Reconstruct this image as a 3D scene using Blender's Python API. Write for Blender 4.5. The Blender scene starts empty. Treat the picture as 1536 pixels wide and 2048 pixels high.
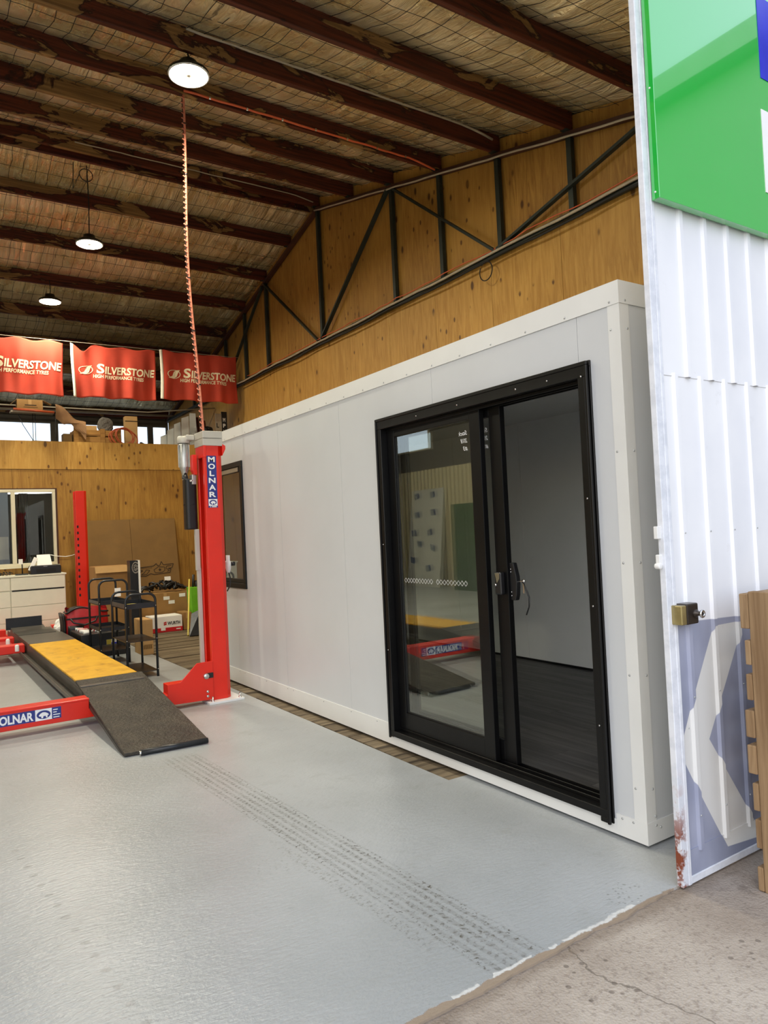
import bpy, bmesh, math, random
import numpy as np
from mathutils import Vector, Matrix

random.seed(7)
RNG = np.random.default_rng(11)
SC = bpy.context.scene
COL = SC.collection
PI = math.pi

# ------------------------------------------------------------------ camera
F_PX, YAW, PITCH, ROLL, CAM_H = 1444.5, 0.5816, 0.02415, -0.04656, 1.45
cy, sy, cp, sp = math.cos(YAW), math.sin(YAW), math.cos(PITCH), math.sin(PITCH)
fw = Vector((sy * cp, cy * cp, sp)); rt = Vector((cy, -sy, 0)); up = rt.cross(fw)
r2 = math.cos(ROLL) * rt + math.sin(ROLL) * up
u2 = -math.sin(ROLL) * rt + math.cos(ROLL) * up
cam_d = bpy.data.cameras.new('camera'); cam = bpy.data.objects.new('camera', cam_d); COL.objects.link(cam)
cam_d.sensor_fit = 'VERTICAL'; cam_d.sensor_height = 36.0; cam_d.lens = 36.0 * F_PX / 2048
cam_d.clip_start = 0.05; cam_d.clip_end = 300
m = Matrix((r2, u2, -fw)).transposed().to_4x4(); m.translation = Vector((0, 0, CAM_H)); cam.matrix_world = m
SC.camera = cam

# ------------------------------------------------------------------ world, exposure
SC.view_settings.view_transform = 'Standard'; SC.view_settings.look = 'None'
SC.view_settings.gamma = 1.0; SC.view_settings.use_curve_mapping = False
SC.view_settings.exposure = 0.52
SC.cycles.use_denoising = True
SC.cycles.sample_clamp_indirect = 8.0
SC.cycles.max_bounces = 12
SC.cycles.diffuse_bounces = 8
SC.cycles.transparent_max_bounces = 12
LAMP_STRENGTH = 335.0
LAMP_COLOR = (1.0, 0.93, 0.72)
world = bpy.data.worlds.new('world'); SC.world = world; world.use_nodes = True
wn = world.node_tree; bg = wn.nodes['Background']
sky = wn.nodes.new('ShaderNodeTexSky'); sky.sky_type = 'NISHITA'; sky.sun_disc = False
sky.sun_elevation = math.radians(34); sky.sun_rotation = math.radians(230); sky.altitude = 50
sky.air_density = 1.0; sky.dust_density = 1.5; sky.ozone_density = 1.0
mixw = wn.nodes.new('ShaderNodeMix'); mixw.data_type = 'RGBA'; mixw.inputs[0].default_value = 0.55
mulw = wn.nodes.new('ShaderNodeMix'); mulw.data_type = 'RGBA'; mulw.blend_type = 'MULTIPLY'; mulw.inputs[0].default_value = 1.0
mulw.inputs[7].default_value = (0.16, 0.16, 0.16, 1)
wn.links.new(sky.outputs[0], mulw.inputs[6])
wn.links.new(mulw.outputs[2], mixw.inputs[6]); mixw.inputs[7].default_value = (0.88, 0.96, 1.10, 1)
wn.links.new(mixw.outputs[2], bg.inputs[0]); bg.inputs[1].default_value = 1.5

# ------------------------------------------------------------------ node helpers
class NT:
    def __init__(s, name):
        s.m = bpy.data.materials.new(name); s.m.use_nodes = True
        s.t = s.m.node_tree; s.b = s.t.nodes['Principled BSDF']; s._pos = None
    def n(s, typ, **kw):
        nd = s.t.nodes.new(typ)
        for k, v in kw.items(): setattr(nd, k, v)
        return nd
    def put(s, sock, v):
        if isinstance(v, bpy.types.NodeSocket): s.t.links.new(v, sock)
        elif isinstance(v, (tuple, list)) and sock.type == 'RGBA': sock.default_value = (*v[:3], 1)
        else: sock.default_value = v
    def pos(s):
        if s._pos is None: s._pos = s.n('ShaderNodeNewGeometry').outputs['Position']
        return s._pos
    def obj(s): return s.n('ShaderNodeTexCoord').outputs['Object']
    def scale(s, vec, sc):
        nd = s.n('ShaderNodeVectorMath', operation='MULTIPLY'); s.put(nd.inputs[0], vec); nd.inputs[1].default_value = sc
        return nd.outputs[0]
    def sep(s, vec):
        nd = s.n('ShaderNodeSeparateXYZ'); s.put(nd.inputs[0], vec); return nd.outputs
    def math(s, op, a, b=0.0, c=0.0, clamp=False):
        nd = s.n('ShaderNodeMath', operation=op, use_clamp=clamp)
        s.put(nd.inputs[0], a); s.put(nd.inputs[1], b)
        if len(nd.inputs) > 2: s.put(nd.inputs[2], c)
        return nd.outputs[0]
    def noise(s, vec, scale=5, detail=4, rough=0.55, dist=0.0):
        nd = s.n('ShaderNodeTexNoise'); s.put(nd.inputs['Vector'], vec); nd.inputs['Scale'].default_value = scale
        nd.inputs['Detail'].default_value = detail; nd.inputs['Roughness'].default_value = rough; nd.inputs['Distortion'].default_value = dist
        return nd.outputs[0]
    def vor(s, vec, scale, out='Distance', rnd=1.0):
        nd = s.n('ShaderNodeTexVoronoi'); s.put(nd.inputs['Vector'], vec); nd.inputs['Scale'].default_value = scale
        nd.inputs['Randomness'].default_value = rnd
        return nd.outputs[out]
    def ramp(s, v, a, b, smooth=True):     # 0 at a, 1 at b
        nd = s.n('ShaderNodeMapRange'); nd.interpolation_type = 'SMOOTHSTEP' if smooth else 'LINEAR'
        s.put(nd.inputs[0], v); nd.inputs[1].default_value = a; nd.inputs[2].default_value = b
        return nd.outputs[0]
    def mix(s, f, a, b):
        nd = s.n('ShaderNodeMix', data_type='RGBA'); s.put(nd.inputs[0], f); s.put(nd.inputs[6], a); s.put(nd.inputs[7], b)
        return nd.outputs[2]
    def rand(s): return s.n('ShaderNodeObjectInfo').outputs['Random']
    def bump(s, h, strength=0.3, dist=0.01):
        nd = s.n('ShaderNodeBump'); nd.inputs['Strength'].default_value = strength; nd.inputs['Distance'].default_value = dist
        s.put(nd.inputs['Height'], h); s.t.links.new(nd.outputs[0], s.b.inputs['Normal'])
    def out(s, col=None, rough=None, metal=None, spec=None):
        if col is not None: s.put(s.b.inputs['Base Color'], col)
        if rough is not None: s.put(s.b.inputs['Roughness'], rough)
        if metal is not None: s.put(s.b.inputs['Metallic'], metal)
        if spec is not None: s.put(s.b.inputs['Specular IOR Level'], spec)
        return s.m

def srgb(r, g, b):
    f = lambda c: (c / 255 / 12.92) if c / 255 <= 0.04045 else ((c / 255 + 0.055) / 1.055) ** 2.4
    return (f(r), f(g), f(b))

def paint(name, rgb, rough=0.4, metal=0.0, var=0.12, scale=6.0, bump=0.0, bscale=60, spec=None):
    t = NT(name); c = srgb(*rgb); n = t.noise(t.obj(), scale, 5)
    dk = tuple(x * (1 - var) for x in c); lt = tuple(min(1, x * (1 + var * 0.6)) for x in c)
    t.out(t.mix(t.ramp(n, 0.3, 0.7), dk, lt), t.math('ADD', t.math('MULTIPLY', n, 0.12), rough - 0.06), metal, spec)
    if bump: t.bump(t.noise(t.obj(), bscale, 3), bump, 0.004)
    return t.m

MT = {}
def mk_plywood(name, base, dark, horizontal=False):
    t = NT(name); p = t.pos(); r = t.rand()
    x, y, z = t.sep(p)
    off = t.n('ShaderNodeCombineXYZ'); t.put(off.inputs[2], t.math('MULTIPLY', r, 37.0)); t.put(off.inputs[0], t.math('MULTIPLY', r, 11.0))
    add = t.n('ShaderNodeVectorMath', operation='ADD'); t.put(add.inputs[0], p); t.put(add.inputs[1], off.outputs[0])
    q = add.outputs[0]
    g = t.noise(t.scale(q, (9, 9, 0.9)), 2.2, 6, 0.62, 1.2)
    g2 = t.noise(t.scale(q, (70, 70, 3.0)), 1.0, 3)
    big = t.noise(q, 0.9, 3)
    col = t.mix(t.ramp(g, 0.32, 0.72), dark, base)
    col = t.mix(t.math('MULTIPLY', t.ramp(g2, 0.5, 0.75), 0.25), col, tuple(c * 0.55 for c in dark))
    lite = tuple(min(1, c * 1.22) for c in base)
    col = t.mix(t.math('MULTIPLY', t.ramp(big, 0.45, 0.75), 0.55), col, lite)
    col = t.mix(t.math('MULTIPLY', r, 0.22), col, tuple(c * 0.75 for c in base))
    # knots: elongated football plugs in rows
    kv = t.scale(q, (5.2, 5.2, 2.6))
    d = t.vor(kv, 1.0); kc = t.sep(t.vor(kv, 1.0, 'Color'))
    cl = t.ramp(t.noise(t.scale(q, (0.8, 0.8, 1.5)), 1.0, 2), 0.36, 0.48)
    knot = t.math('MULTIPLY', t.math('MULTIPLY', t.ramp(d, 0.17, 0.09), t.math('GREATER_THAN', kc[0], 0.42)), cl)
    halo = t.math('MULTIPLY', t.math('MULTIPLY', t.ramp(d, 0.34, 0.12), t.math('GREATER_THAN', kc[0], 0.42)), cl)
    col = t.mix(t.math('MULTIPLY', halo, 0.35), col, dark)
    col = t.mix(t.math('MULTIPLY', knot, 0.85), col, srgb(60, 30, 10))
    kv2 = t.scale(q, (11.0, 11.0, 6.0)); d2 = t.vor(kv2, 1.0); kc2 = t.sep(t.vor(kv2, 1.0, 'Color'))
    row = t.ramp(t.noise(t.scale(q, (0.5, 0.5, 2.6)), 1.0, 2), 0.48, 0.56)
    k2 = t.math('MULTIPLY', t.math('MULTIPLY', t.ramp(d2, 0.24, 0.12), t.math('GREATER_THAN', kc2[1], 0.45)), row)
    col = t.mix(t.math('MULTIPLY', k2, 0.85), col, srgb(74, 38, 12))
    t.out(col, 0.55, 0, 0.35); t.bump(g2, 0.12, 0.003)
    return t.m
MT['ply'] = mk_plywood('plywood', srgb(172, 130, 58), srgb(140, 97, 38))
MT['ply_pale'] = mk_plywood('plywood_pale', srgb(190, 147, 72), srgb(162, 116, 46))

def mk_purlin():
    t = NT('purlin_timber'); p = t.pos(); r = t.rand()
    off = t.n('ShaderNodeCombineXYZ'); t.put(off.inputs[0], t.math('MULTIPLY', r, 60.0)); t.put(off.inputs[1], t.math('MULTIPLY', r, 23.0))
    add = t.n('ShaderNodeVectorMath', operation='ADD'); t.put(add.inputs[0], p); t.put(add.inputs[1], off.outputs[0]); q = add.outputs[0]
    s = t.noise(t.scale(q, (1.1, 3.5, 3.5)), 1.3, 5, 0.6, 0.8)
    x = t.sep(p)[0]
    bias = t.ramp(x, 5.2, 1.0, False)
    bl = t.ramp(t.math('ADD', s, t.math('MULTIPLY', bias, 0.10)), 0.60, 0.625)
    edge = t.ramp(t.math('ABSOLUTE', t.math('SUBTRACT', t.math('ADD', s, t.math('MULTIPLY', bias, 0.10)), 0.60)), 0.035, 0.0)
    g = t.noise(t.scale(q, (1.5, 40, 40)), 1.0, 4)
    red = t.mix(t.ramp(g, 0.3, 0.7), srgb(54, 20, 10), srgb(92, 40, 20))
    pale = t.mix(t.ramp(g, 0.3, 0.7), srgb(104, 76, 42), srgb(142, 108, 64))
    col = t.mix(bl, red, pale); col = t.mix(t.math('MULTIPLY', edge, 0.8), col, srgb(26, 12, 8))
    t.out(col, 0.62, 0, 0.3); t.bump(g, 0.2, 0.004); return t.m
MT['purlin'] = mk_purlin()

def mk_foil():
    t = NT('foil_insulation'); p = t.pos()
    w = t.noise(t.scale(p, (11, 1.5, 1.5)), 1.6, 6, 0.62, 1.2)
    cr = t.noise(p, 9.0, 6, 0.65, 1.5)
    x, y, z = t.sep(p)
    dirt = t.noise(t.scale(p, (0.5, 1.2, 1.0)), 1.6, 5)
    c1 = t.mix(t.ramp(dirt, 0.35, 0.7), srgb(216, 200, 152), srgb(250, 240, 206))
    c2 = t.mix(t.ramp(cr, 0.55, 0.75), c1, srgb(240, 236, 218))
    fr = t.math('FRACT', t.math('ADD', t.math('MULTIPLY', x, 1 / 1.35), t.math('MULTIPLY', w, 0.05)))
    seam = t.ramp(t.math('ABSOLUTE', t.math('SUBTRACT', fr, 0.5)), 0.006, 0.0)
    col = t.mix(t.math('MULTIPLY', seam, 0.7), c2, srgb(60, 48, 34))
    t.out(col, t.math('ADD', t.math('MULTIPLY', dirt, 0.25), 0.16), 0.78)
    h = t.math('ADD', t.math('MULTIPLY', w, 1.0), t.math('MULTIPLY', cr, 0.35))
    t.bump(h, 1.0, 0.035); return t.m
MT['foil'] = mk_foil()

def mk_floor():
    t = NT('grey_floor_paint'); p = t.pos(); x, y, z = t.sep(p)
    big = t.noise(p, 0.8, 4); fine = t.noise(p, 14, 5); spk = t.noise(p, 120, 2)
    col = t.mix(t.ramp(big, 0.3, 0.7), srgb(158, 162, 163), srgb(176, 180, 182))
    col = t.mix(t.math('MULTIPLY', t.ramp(fine, 0.55, 0.8), 0.3), col, srgb(140, 144, 142))
    # dusty grime patches
    gr = t.ramp(t.noise(t.scale(p, (1.2, 1.6, 1)), 2.3, 6, 0.65), 0.56, 0.78)
    col = t.mix(t.math('MULTIPLY', gr, 0.22), col, srgb(120, 116, 100))
    # tyre track, a stained band
    xc = t.math('ADD', 1.465, t.math('MULTIPLY', t.math('SUBTRACT', 4.75, y), 0.063))
    v = t.math('SUBTRACT', x, xc)
    av = t.math('ABSOLUTE', t.math('ADD', v, t.math('MULTIPLY', t.math('SUBTRACT', t.noise(p, 30, 2), 0.5), 0.012)))
    band = t.math('MULTIPLY', t.ramp(av, 0.125, 0.105), t.math('MULTIPLY', t.ramp(y, 4.9, 4.78), t.ramp(y, 1.78, 1.84)))
    rib = t.ramp(t.math('SINE', t.math('MULTIPLY', t.math('ADD', v, t.math('MULTIPLY', t.noise(p, 22, 3), 0.02)), 2 * PI / 0.040)), -0.6, 0.5)
    vee = t.math('ADD', t.math('MULTIPLY', y, 2 * PI / 0.034), t.math('MULTIPLY', t.math('SINE', t.math('MULTIPLY', v, 2 * PI / 0.094)), 2.2))
    blk = t.math('MULTIPLY', t.ramp(t.math('SINE', vee), -0.4, 0.6), t.ramp(t.noise(t.scale(p, (60, 45, 1)), 1.0, 4, 0.7), 0.42, 0.62))
    shoulder = t.ramp(av, 0.078, 0.1)
    dab = t.noise(t.scale(p, (55, 60, 1)), 1.0, 4, 0.7)
    patchy = t.ramp(t.noise(t.scale(p, (4, 2.2, 1)), 1.0, 4), 0.25, 0.65)
    tr = t.math('MULTIPLY', band, t.math('ADD', t.math('MULTIPLY', rib, 0.18), t.math('MULTIPLY', t.math('MULTIPLY', rib, blk), 0.6)))
    dots = t.math('MULTIPLY', t.math('MULTIPLY', band, t.ramp(dab, 0.56, 0.64)), t.math('ADD', 0.35, t.math('MULTIPLY', shoulder, 0.6)))
    trk = t.math('MULTIPLY', t.math('ADD', tr, t.math('MULTIPLY', dots, 1.3)), t.math('ADD', 0.35, t.math('MULTIPLY', patchy, 0.75)), clamp=True)
    col = t.mix(trk, col, srgb(74, 70, 58))
    # second faint pass of the same tyre
    v2 = t.math('ABSOLUTE', t.math('ADD', v, 0.165))
    b2 = t.math('MULTIPLY', t.ramp(v2, 0.035, 0.02), t.math('MULTIPLY', t.ramp(y, 3.4, 2.9), t.ramp(y, 1.95, 2.2)))
    col = t.mix(t.math('MULTIPLY', t.math('MULTIPLY', b2, t.ramp(dab, 0.5, 0.62)), 0.5), col, srgb(88, 84, 70))
    # boot prints: scattered clusters of little marks
    cell = t.vor(t.scale(p, (1, 1, 0)), 2.1); cc = t.sep(t.vor(t.scale(p, (1, 1, 0)), 2.1, 'Color'))
    boot = t.math('MULTIPLY', t.math('MULTIPLY', t.ramp(cell, 0.26, 0.18), t.math('GREATER_THAN', cc[0], 0.55)), t.ramp(t.vor(p, 48), 0.30, 0.16))
    region = t.math('MULTIPLY', t.ramp(x, 0.9, 1.7), t.ramp(y, 4.0, 3.0))
    col = t.mix(t.math('MULTIPLY', t.math('MULTIPLY', boot, region), 0.45), col, srgb(84, 82, 74))
    # drips in a line
    px = t.math('SUBTRACT', x, t.math('SUBTRACT', 0.80, t.math('MULTIPLY', y, 0.107)))
    dv = t.n('ShaderNodeCombineXYZ'); t.put(dv.inputs[0], px); t.put(dv.inputs[1], t.math('ADD', t.math('MULTIPLY', y, 8.5), t.math('MULTIPLY', t.noise(p, 3, 1), 0.3)))
    fy = t.math('SUBTRACT', t.math('FRACT', t.sep(dv.outputs[0])[1]), 0.5)
    dd = t.math('SQRT', t.math('ADD', t.math('POWER', t.math('MULTIPLY', px, 40), 2.0), t.math('POWER', t.math('MULTIPLY', fy, 6.0), 2.0)))
    drip = t.math('MULTIPLY', t.ramp(t.math('ADD', dd, t.math('ADD', t.math('MULTIPLY', t.noise(p, 60, 2), 0.7), t.math('MULTIPLY', t.noise(p, 7, 2), 0.6))), 1.45, 1.2), t.math('MULTIPLY', t.ramp(y, 4.0, 3.9), t.ramp(y, 1.9, 2.0)))
    col = t.mix(t.math('MULTIPLY', drip, 0.45), col, srgb(122, 124, 124))
    # chipped paint along the front lip: white edge and bare concrete
    lip = t.math('ADD', y, t.math('MULTIPLY', t.math('SUBTRACT', t.noise(p, 7, 6, 0.7), 0.5), 0.07))
    chip = t.ramp(lip, 1.812, 1.804); white = t.math('MULTIPLY', t.ramp(lip, 1.826, 1.818), t.math('GREATER_THAN', t.noise(p, 3.5, 3), 0.5))
    col = t.mix(t.math('MULTIPLY', white, 0.75), col, srgb(226, 226, 222))
    col = t.mix(chip, col, srgb(150, 134, 116))
    rough = t.math('ADD', t.math('ADD', 0.24, t.math('MULTIPLY', fine, 0.12)), t.math('ADD', t.math('MULTIPLY', trk, 0.4), t.math('MULTIPLY', chip, 0.5)))
    rough = t.math('ADD', rough, t.math('MULTIPLY', gr, 0.15))
    t.out(col, rough, 0, 0.5)
    hb = t.math('ADD', t.noise(t.scale(p, (1.0, 2.4, 1)), 26, 4, 0.6), t.math('MULTIPLY', t.noise(p, 90, 2), 0.25))
    t.bump(t.math('SUBTRACT', hb, t.math('MULTIPLY', chip, 0.8)), 0.5, 0.006)
    return t.m
MT['floor'] = mk_floor()

def mk_ground():
    t = NT('bare_concrete'); p = t.pos(); x, y, z = t.sep(p)
    big = t.noise(p, 1.1, 6, 0.65); ag = t.vor(p, 110); f = t.noise(p, 60, 4)
    col = t.mix(t.ramp(big, 0.3, 0.72), srgb(150, 138, 126), srgb(186, 176, 164))
    col = t.mix(t.math('MULTIPLY', t.ramp(f, 0.5, 0.7), 0.45), col, srgb(120, 108, 98))
    col = t.mix(t.math('MULTIPLY', t.ramp(ag, 0.2, 0.08), t.math('MULTIPLY', t.math('GREATER_THAN', t.sep(t.vor(p, 110, 'Color'))[0], 0.6), 0.5)), col, srgb(206, 198, 188))
    st = t.math('MULTIPLY', t.ramp(t.noise(p, 5.5, 6, 0.7), 0.57, 0.64), t.ramp(t.noise(p, 1.3, 2), 0.45, 0.6))
    col = t.mix(t.math('MULTIPLY', st, 0.45), col, srgb(96, 84, 74))
    sp_ = t.math('MULTIPLY', t.ramp(t.vor(p, 22), 0.24, 0.16), t.ramp(t.noise(p, 2.0, 2), 0.52, 0.6))
    col = t.mix(t.math('MULTIPLY', sp_, 0.55), col, srgb(84, 74, 66))
    wx = t.math('ADD', x, t.math('MULTIPLY', t.noise(p, 4, 5), 0.25))
    crack = t.ramp(t.math('ABSOLUTE', t.math('SUBTRACT', wx, 1.98)), 0.006, 0.001)
    col = t.mix(t.math('MULTIPLY', crack, 0.6), col, srgb(86, 78, 68))
    band = t.ramp(t.math('ADD', y, t.math('MULTIPLY', t.noise(p, 8, 4), 0.06)), 1.74, 1.80)
    col = t.mix(t.math('MULTIPLY', band, 0.45), col, srgb(112, 96, 80))
    t.out(col, 0.85, 0, 0.3); t.bump(t.math('ADD', f, t.math('MULTIPLY', ag, 0.7)), 0.55, 0.006); return t.m
MT['ground'] = mk_ground()

def mk_deck(name, a, b, rough=0.75, axis='X'):
    t = NT(name); p = t.pos(); r = t.rand()
    off = t.n('ShaderNodeCombineXYZ'); t.put(off.inputs[0], t.math('MULTIPLY', r, 40.0))
    add = t.n('ShaderNodeVectorMath', operation='ADD'); t.put(add.inputs[0], p); t.put(add.inputs[1], off.outputs[0]); q = add.outputs[0]
    sc = {'X': (1.2, 22, 22), 'Y': (22, 1.2, 22), 'Z': (22, 22, 1.2)}[axis]
    g = t.noise(t.scale(q, sc), 1.0, 6, 0.65, 0.6)
    col = t.mix(t.ramp(g, 0.28, 0.74), a, b)
    col = t.mix(t.math('MULTIPLY', r, 0.45), col, tuple(c * 0.72 for c in a))
    st = t.ramp(t.noise(q, 3.0, 5), 0.6, 0.72)
    col = t.mix(t.math('MULTIPLY', st, 0.4), col, tuple(c * 0.5 for c in a))
    t.out(col, rough, 0, 0.35); t.bump(g, 0.4, 0.004); return t.m
MT['deck'] = mk_deck('weathered_plank', srgb(80, 68, 52), srgb(146, 130, 104))
MT['vinyl'] = mk_deck('charcoal_wood_floor', srgb(66, 65, 65), srgb(112, 110, 108), 0.42, 'Y')
MT['pallet'] = mk_deck('pallet_pine', srgb(128, 100, 70), srgb(184, 154, 116), 0.8, 'Z')
MT['crate'] = mk_deck('crate_pine', srgb(140, 96, 46), srgb(196, 146, 76), 0.75, 'X')

MT['panel'] = paint('cabin_panel_grey', (200, 203, 206), 0.30, 0, 0.03, 1.5, spec=0.5)
MT['panel_in'] = paint('cabin_inner_grey', (244, 245, 246), 0.42, 0, 0.03, 1.5)
MT['trim'] = paint('cabin_trim_white', (220, 221, 219), 0.32, 0, 0.03, 3)
MT['rivet'] = paint('rivet_grey', (180, 182, 182), 0.35, 0.4)
MT['black_alu'] = paint('black_aluminium', (10, 10, 11), 0.36, 0.0, 0.2, spec=0.3)
MT['black'] = paint('black_plastic', (22, 22, 24), 0.4)
MT['black_matt'] = paint('black_matt', (18, 18, 18), 0.7)
MT['steel'] = paint('truss_steel', (36, 44, 38), 0.5, 0.2, 0.3, 4)
MT['chord'] = paint('chord_steel', (70, 38, 24), 0.6, 0.1, 0.3, 4)
MT['red'] = paint('lift_red_paint', (222, 40, 22), 0.3, 0, 0.06, 3, spec=0.5)
MT['dark_red'] = paint('red_vinyl', (176, 20, 26), 0.45, 0, 0.2, 8)
MT['flag'] = paint('red_flag_cloth', (184, 60, 38), 0.85, 0, 0.12, 3, 0.15, 300)
MT['flag_white'] = paint('flag_white_print', (240, 226, 190), 0.85, 0, 0.04)
MT['flag_hem'] = paint('flag_hem_white', (232, 224, 206), 0.8, 0, 0.08)
MT['navy'] = paint('decal_navy', (36, 50, 128), 0.35)
MT['white'] = paint('decal_white', (240, 240, 240), 0.4, 0, 0.02)
MT['white_paint'] = paint('white_paint', (228, 228, 226), 0.45, 0, 0.04)
MT['chrome'] = paint('chrome', (205, 205, 205), 0.18, 1.0, 0.05)
MT['alu'] = paint('cast_aluminium', (196, 196, 190), 0.38, 0.85, 0.12, 12)
MT['cap_grey'] = paint('grey_cover', (190, 186, 176), 0.45, 0.1, 0.05)
MT['cart'] = paint('cart_black_steel', (40, 42, 46), 0.35, 0.3, 0.2)
MT['runway'] = paint('runway_grey_steel', (92, 88, 82), 0.42, 0.35, 0.25, 5, 0.2, 40)
MT['dark_plate'] = paint('dark_steel_plate', (62, 60, 56), 0.5, 0.3, 0.3, 6)
MT['dresser'] = paint('dresser_cream', (226, 224, 204), 0.4, 0, 0.03)
MT['win_frame'] = paint('window_cream', (214, 206, 180), 0.45, 0, 0.05)
MT['card'] = paint('cardboard', (158, 118, 66), 0.8, 0, 0.10, 5, 0.1, 40)
MT['card_lt'] = paint('cardboard_light', (186, 146, 92), 0.8, 0, 0.08, 5)
MT['card_dk'] = paint('cardboard_dark', (128, 96, 50), 0.8, 0, 0.08, 5)
MT['card_line'] = paint('cardboard_print', (50, 36, 20), 0.8)
MT['box_red'] = paint('box_red', (196, 22, 30), 0.5)
MT['paper'] = paint('paper_white', (244, 242, 236), 0.7, 0, 0.02)
MT['lime'] = paint('lime_plastic', (112, 190, 40), 0.4)
MT['yellow'] = paint('yellow_stick', (206, 184, 60), 0.5)
MT['green_dark'] = paint('green_locker', (64, 92, 52), 0.5)
MT['orange_cord'] = paint('orange_cord', (206, 96, 56), 0.5)
MT['pink_cord'] = paint('salmon_cable', (212, 130, 104), 0.5)
MT['conduit'] = paint('conduit_grey', (168, 156, 136), 0.5)
MT['brass'] = paint('brass', (168, 152, 104), 0.35, 0.7, 0.15, 20)
MT['lock'] = paint('lock_dark', (60, 52, 46), 0.3, 0.4, 0.2)
MT['sign_blue'] = paint('sign_blue', (24, 34, 196), 0.25)
MT['cloth_brown'] = paint('brown_sheet', (150, 112, 76), 0.9, 0, 0.2)
MT['grey_cloth'] = paint('grey_cloth', (110, 104, 96), 0.9, 0, 0.25)
MT['pit'] = paint('pit_dark', (40, 36, 30), 0.9)
MT['cream_iron'] = paint('cream_corrugated_iron', (206, 196, 160), 0.45, 0.1, 0.06)
MT['neighbour'] = paint('neighbour_wall', (150, 150, 142), 0.7, 0, 0.05)
MT['roof_iron'] = paint('roof_iron', (150, 152, 150), 0.5, 0.3, 0.1)
MT['film'] = paint('film_board', (214, 214, 206), 0.35, 0, 0.03)
MT['film_blue'] = paint('film_blue', (96, 108, 140), 0.4)
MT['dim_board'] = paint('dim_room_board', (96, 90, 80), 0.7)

def mk_yellow():
    t = NT('yellow_slip_plate'); p = t.pos(); n = t.noise(p, 6, 6, 0.65); n2 = t.noise(t.scale(p, (3, 1, 1)), 3, 5)
    col = t.mix(t.ramp(n, 0.4, 0.75), srgb(228, 176, 44), srgb(200, 146, 30))
    col = t.mix(t.math('MULTIPLY', t.ramp(n2, 0.58, 0.75), 0.5), col, srgb(140, 92, 30))
    t.out(col, 0.45, 0, 0.4); t.bump(n, 0.15, 0.003); return t.m
MT['yellow_plate'] = mk_yellow()
def mk_ramp():
    t = NT('worn_ramp_plate'); p = t.obj(); n = t.noise(p, 5, 7, 0.72); f = t.noise(p, 45, 4, 0.6); x, y, z = t.sep(p)
    col = t.mix(t.ramp(n, 0.38, 0.7), srgb(34, 31, 27), srgb(70, 64, 55))
    col = t.mix(t.math('MULTIPLY', t.ramp(f, 0.55, 0.7), 0.4), col, srgb(104, 97, 84))
    t.out(col, t.math('ADD', 0.32, t.math('MULTIPLY', n, 0.35)), 0.3); t.bump(t.math('ADD', f, n), 0.8, 0.012); return t.m
MT['ramp'] = mk_ramp()
def mk_sign():
    t = NT('sign_green'); n = t.noise(t.pos(), 1.0, 2)
    t.out(t.mix(n, srgb(34, 176, 62), srgb(42, 188, 72)), 0.08, 0, 0.5)
    t.b.inputs['Coat Weight'].default_value = 1.0; t.b.inputs['Coat Roughness'].default_value = 0.02; t.b.inputs['Coat IOR'].default_value = 1.9
    return t.m
MT['sign_green'] = mk_sign()

def mk_door_print():
    """white sheet; the lower third printed blue-grey with a pale chevron"""
    t = NT('door_sheet_print'); p = t.pos(); x, y, z = t.sep(p)
    def half(x0, z0, x1, z1):   # 1 on the left side of the directed line (x0,z0)->(x1,z1)
        ex, ez = x1 - x0, z1 - z0; L = math.hypot(ex, ez)
        v = t.math('SUBTRACT', t.math('MULTIPLY', t.math('SUBTRACT', z, z0), ex / L), t.math('MULTIPLY', t.math('SUBTRACT', x, x0), ez / L))
        return t.ramp(v, -0.0012, 0.0012, False)
    def quad(pts):
        r = None
        for i in range(len(pts)):
            a, b = pts[i], pts[(i + 1) % len(pts)]; h = half(*a, *b); r = h if r is None else t.math('MULTIPLY', r, h)
        return r
    up_ = quad([(2.507, 0.52), (2.713, 0.53), (3.012, 0.985), (2.785, 0.985)])
    lo_ = quad([(2.507, 0.522), (2.795, 0.074), (3.06, 0.05), (2.713, 0.532)])
    chev = t.math('MAXIMUM', up_, lo_)
    n = t.noise(p, 1.4, 4); w = t.mix(t.ramp(n, 0.3, 0.7), srgb(224, 226, 232), srgb(236, 237, 240))
    blue = t.mix(t.ramp(t.noise(t.scale(p, (2.2, 1, 1.2)), 1.5, 3), 0.3, 0.7), srgb(134, 140, 162), srgb(166, 170, 190))
    top = t.ramp(t.math('SUBTRACT', z, t.math('SUBTRACT', 1.118, t.math('MULTIPLY', x, 0.037))), 0.002, -0.002, False)
    col = t.mix(top, w, blue); col = t.mix(chev, col, srgb(216, 216, 214))
    dirt = t.ramp(t.noise(p, 9, 6, 0.7), 0.62, 0.74)
    col = t.mix(t.math('MULTIPLY', dirt, 0.12), col, srgb(140, 136, 126))
    t.out(col, 0.42, 0, 0.4); return t.m
MT['door_sheet'] = mk_door_print()
def mk_door_frame():
    t = NT('door_frame_paint'); p = t.pos(); x, y, z = t.sep(p); n = t.noise(p, 14, 6, 0.7)
    rust = t.math('MULTIPLY', t.math('MULTIPLY', t.ramp(n, 0.44, 0.56), t.ramp(x, 2.53, 2.49)), t.ramp(t.math('ADD', z, t.math('MULTIPLY', t.noise(p, 3, 3), 0.3)), 0.66, 0.25))
    col = t.mix(t.ramp(n, 0.35, 0.6), srgb(206, 210, 218), srgb(222, 225, 232))
    col = t.mix(rust, col, srgb(126, 60, 34)); t.out(col, 0.5); t.bump(n, 0.2, 0.004); return t.m
MT['door_frame'] = mk_door_frame()

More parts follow.
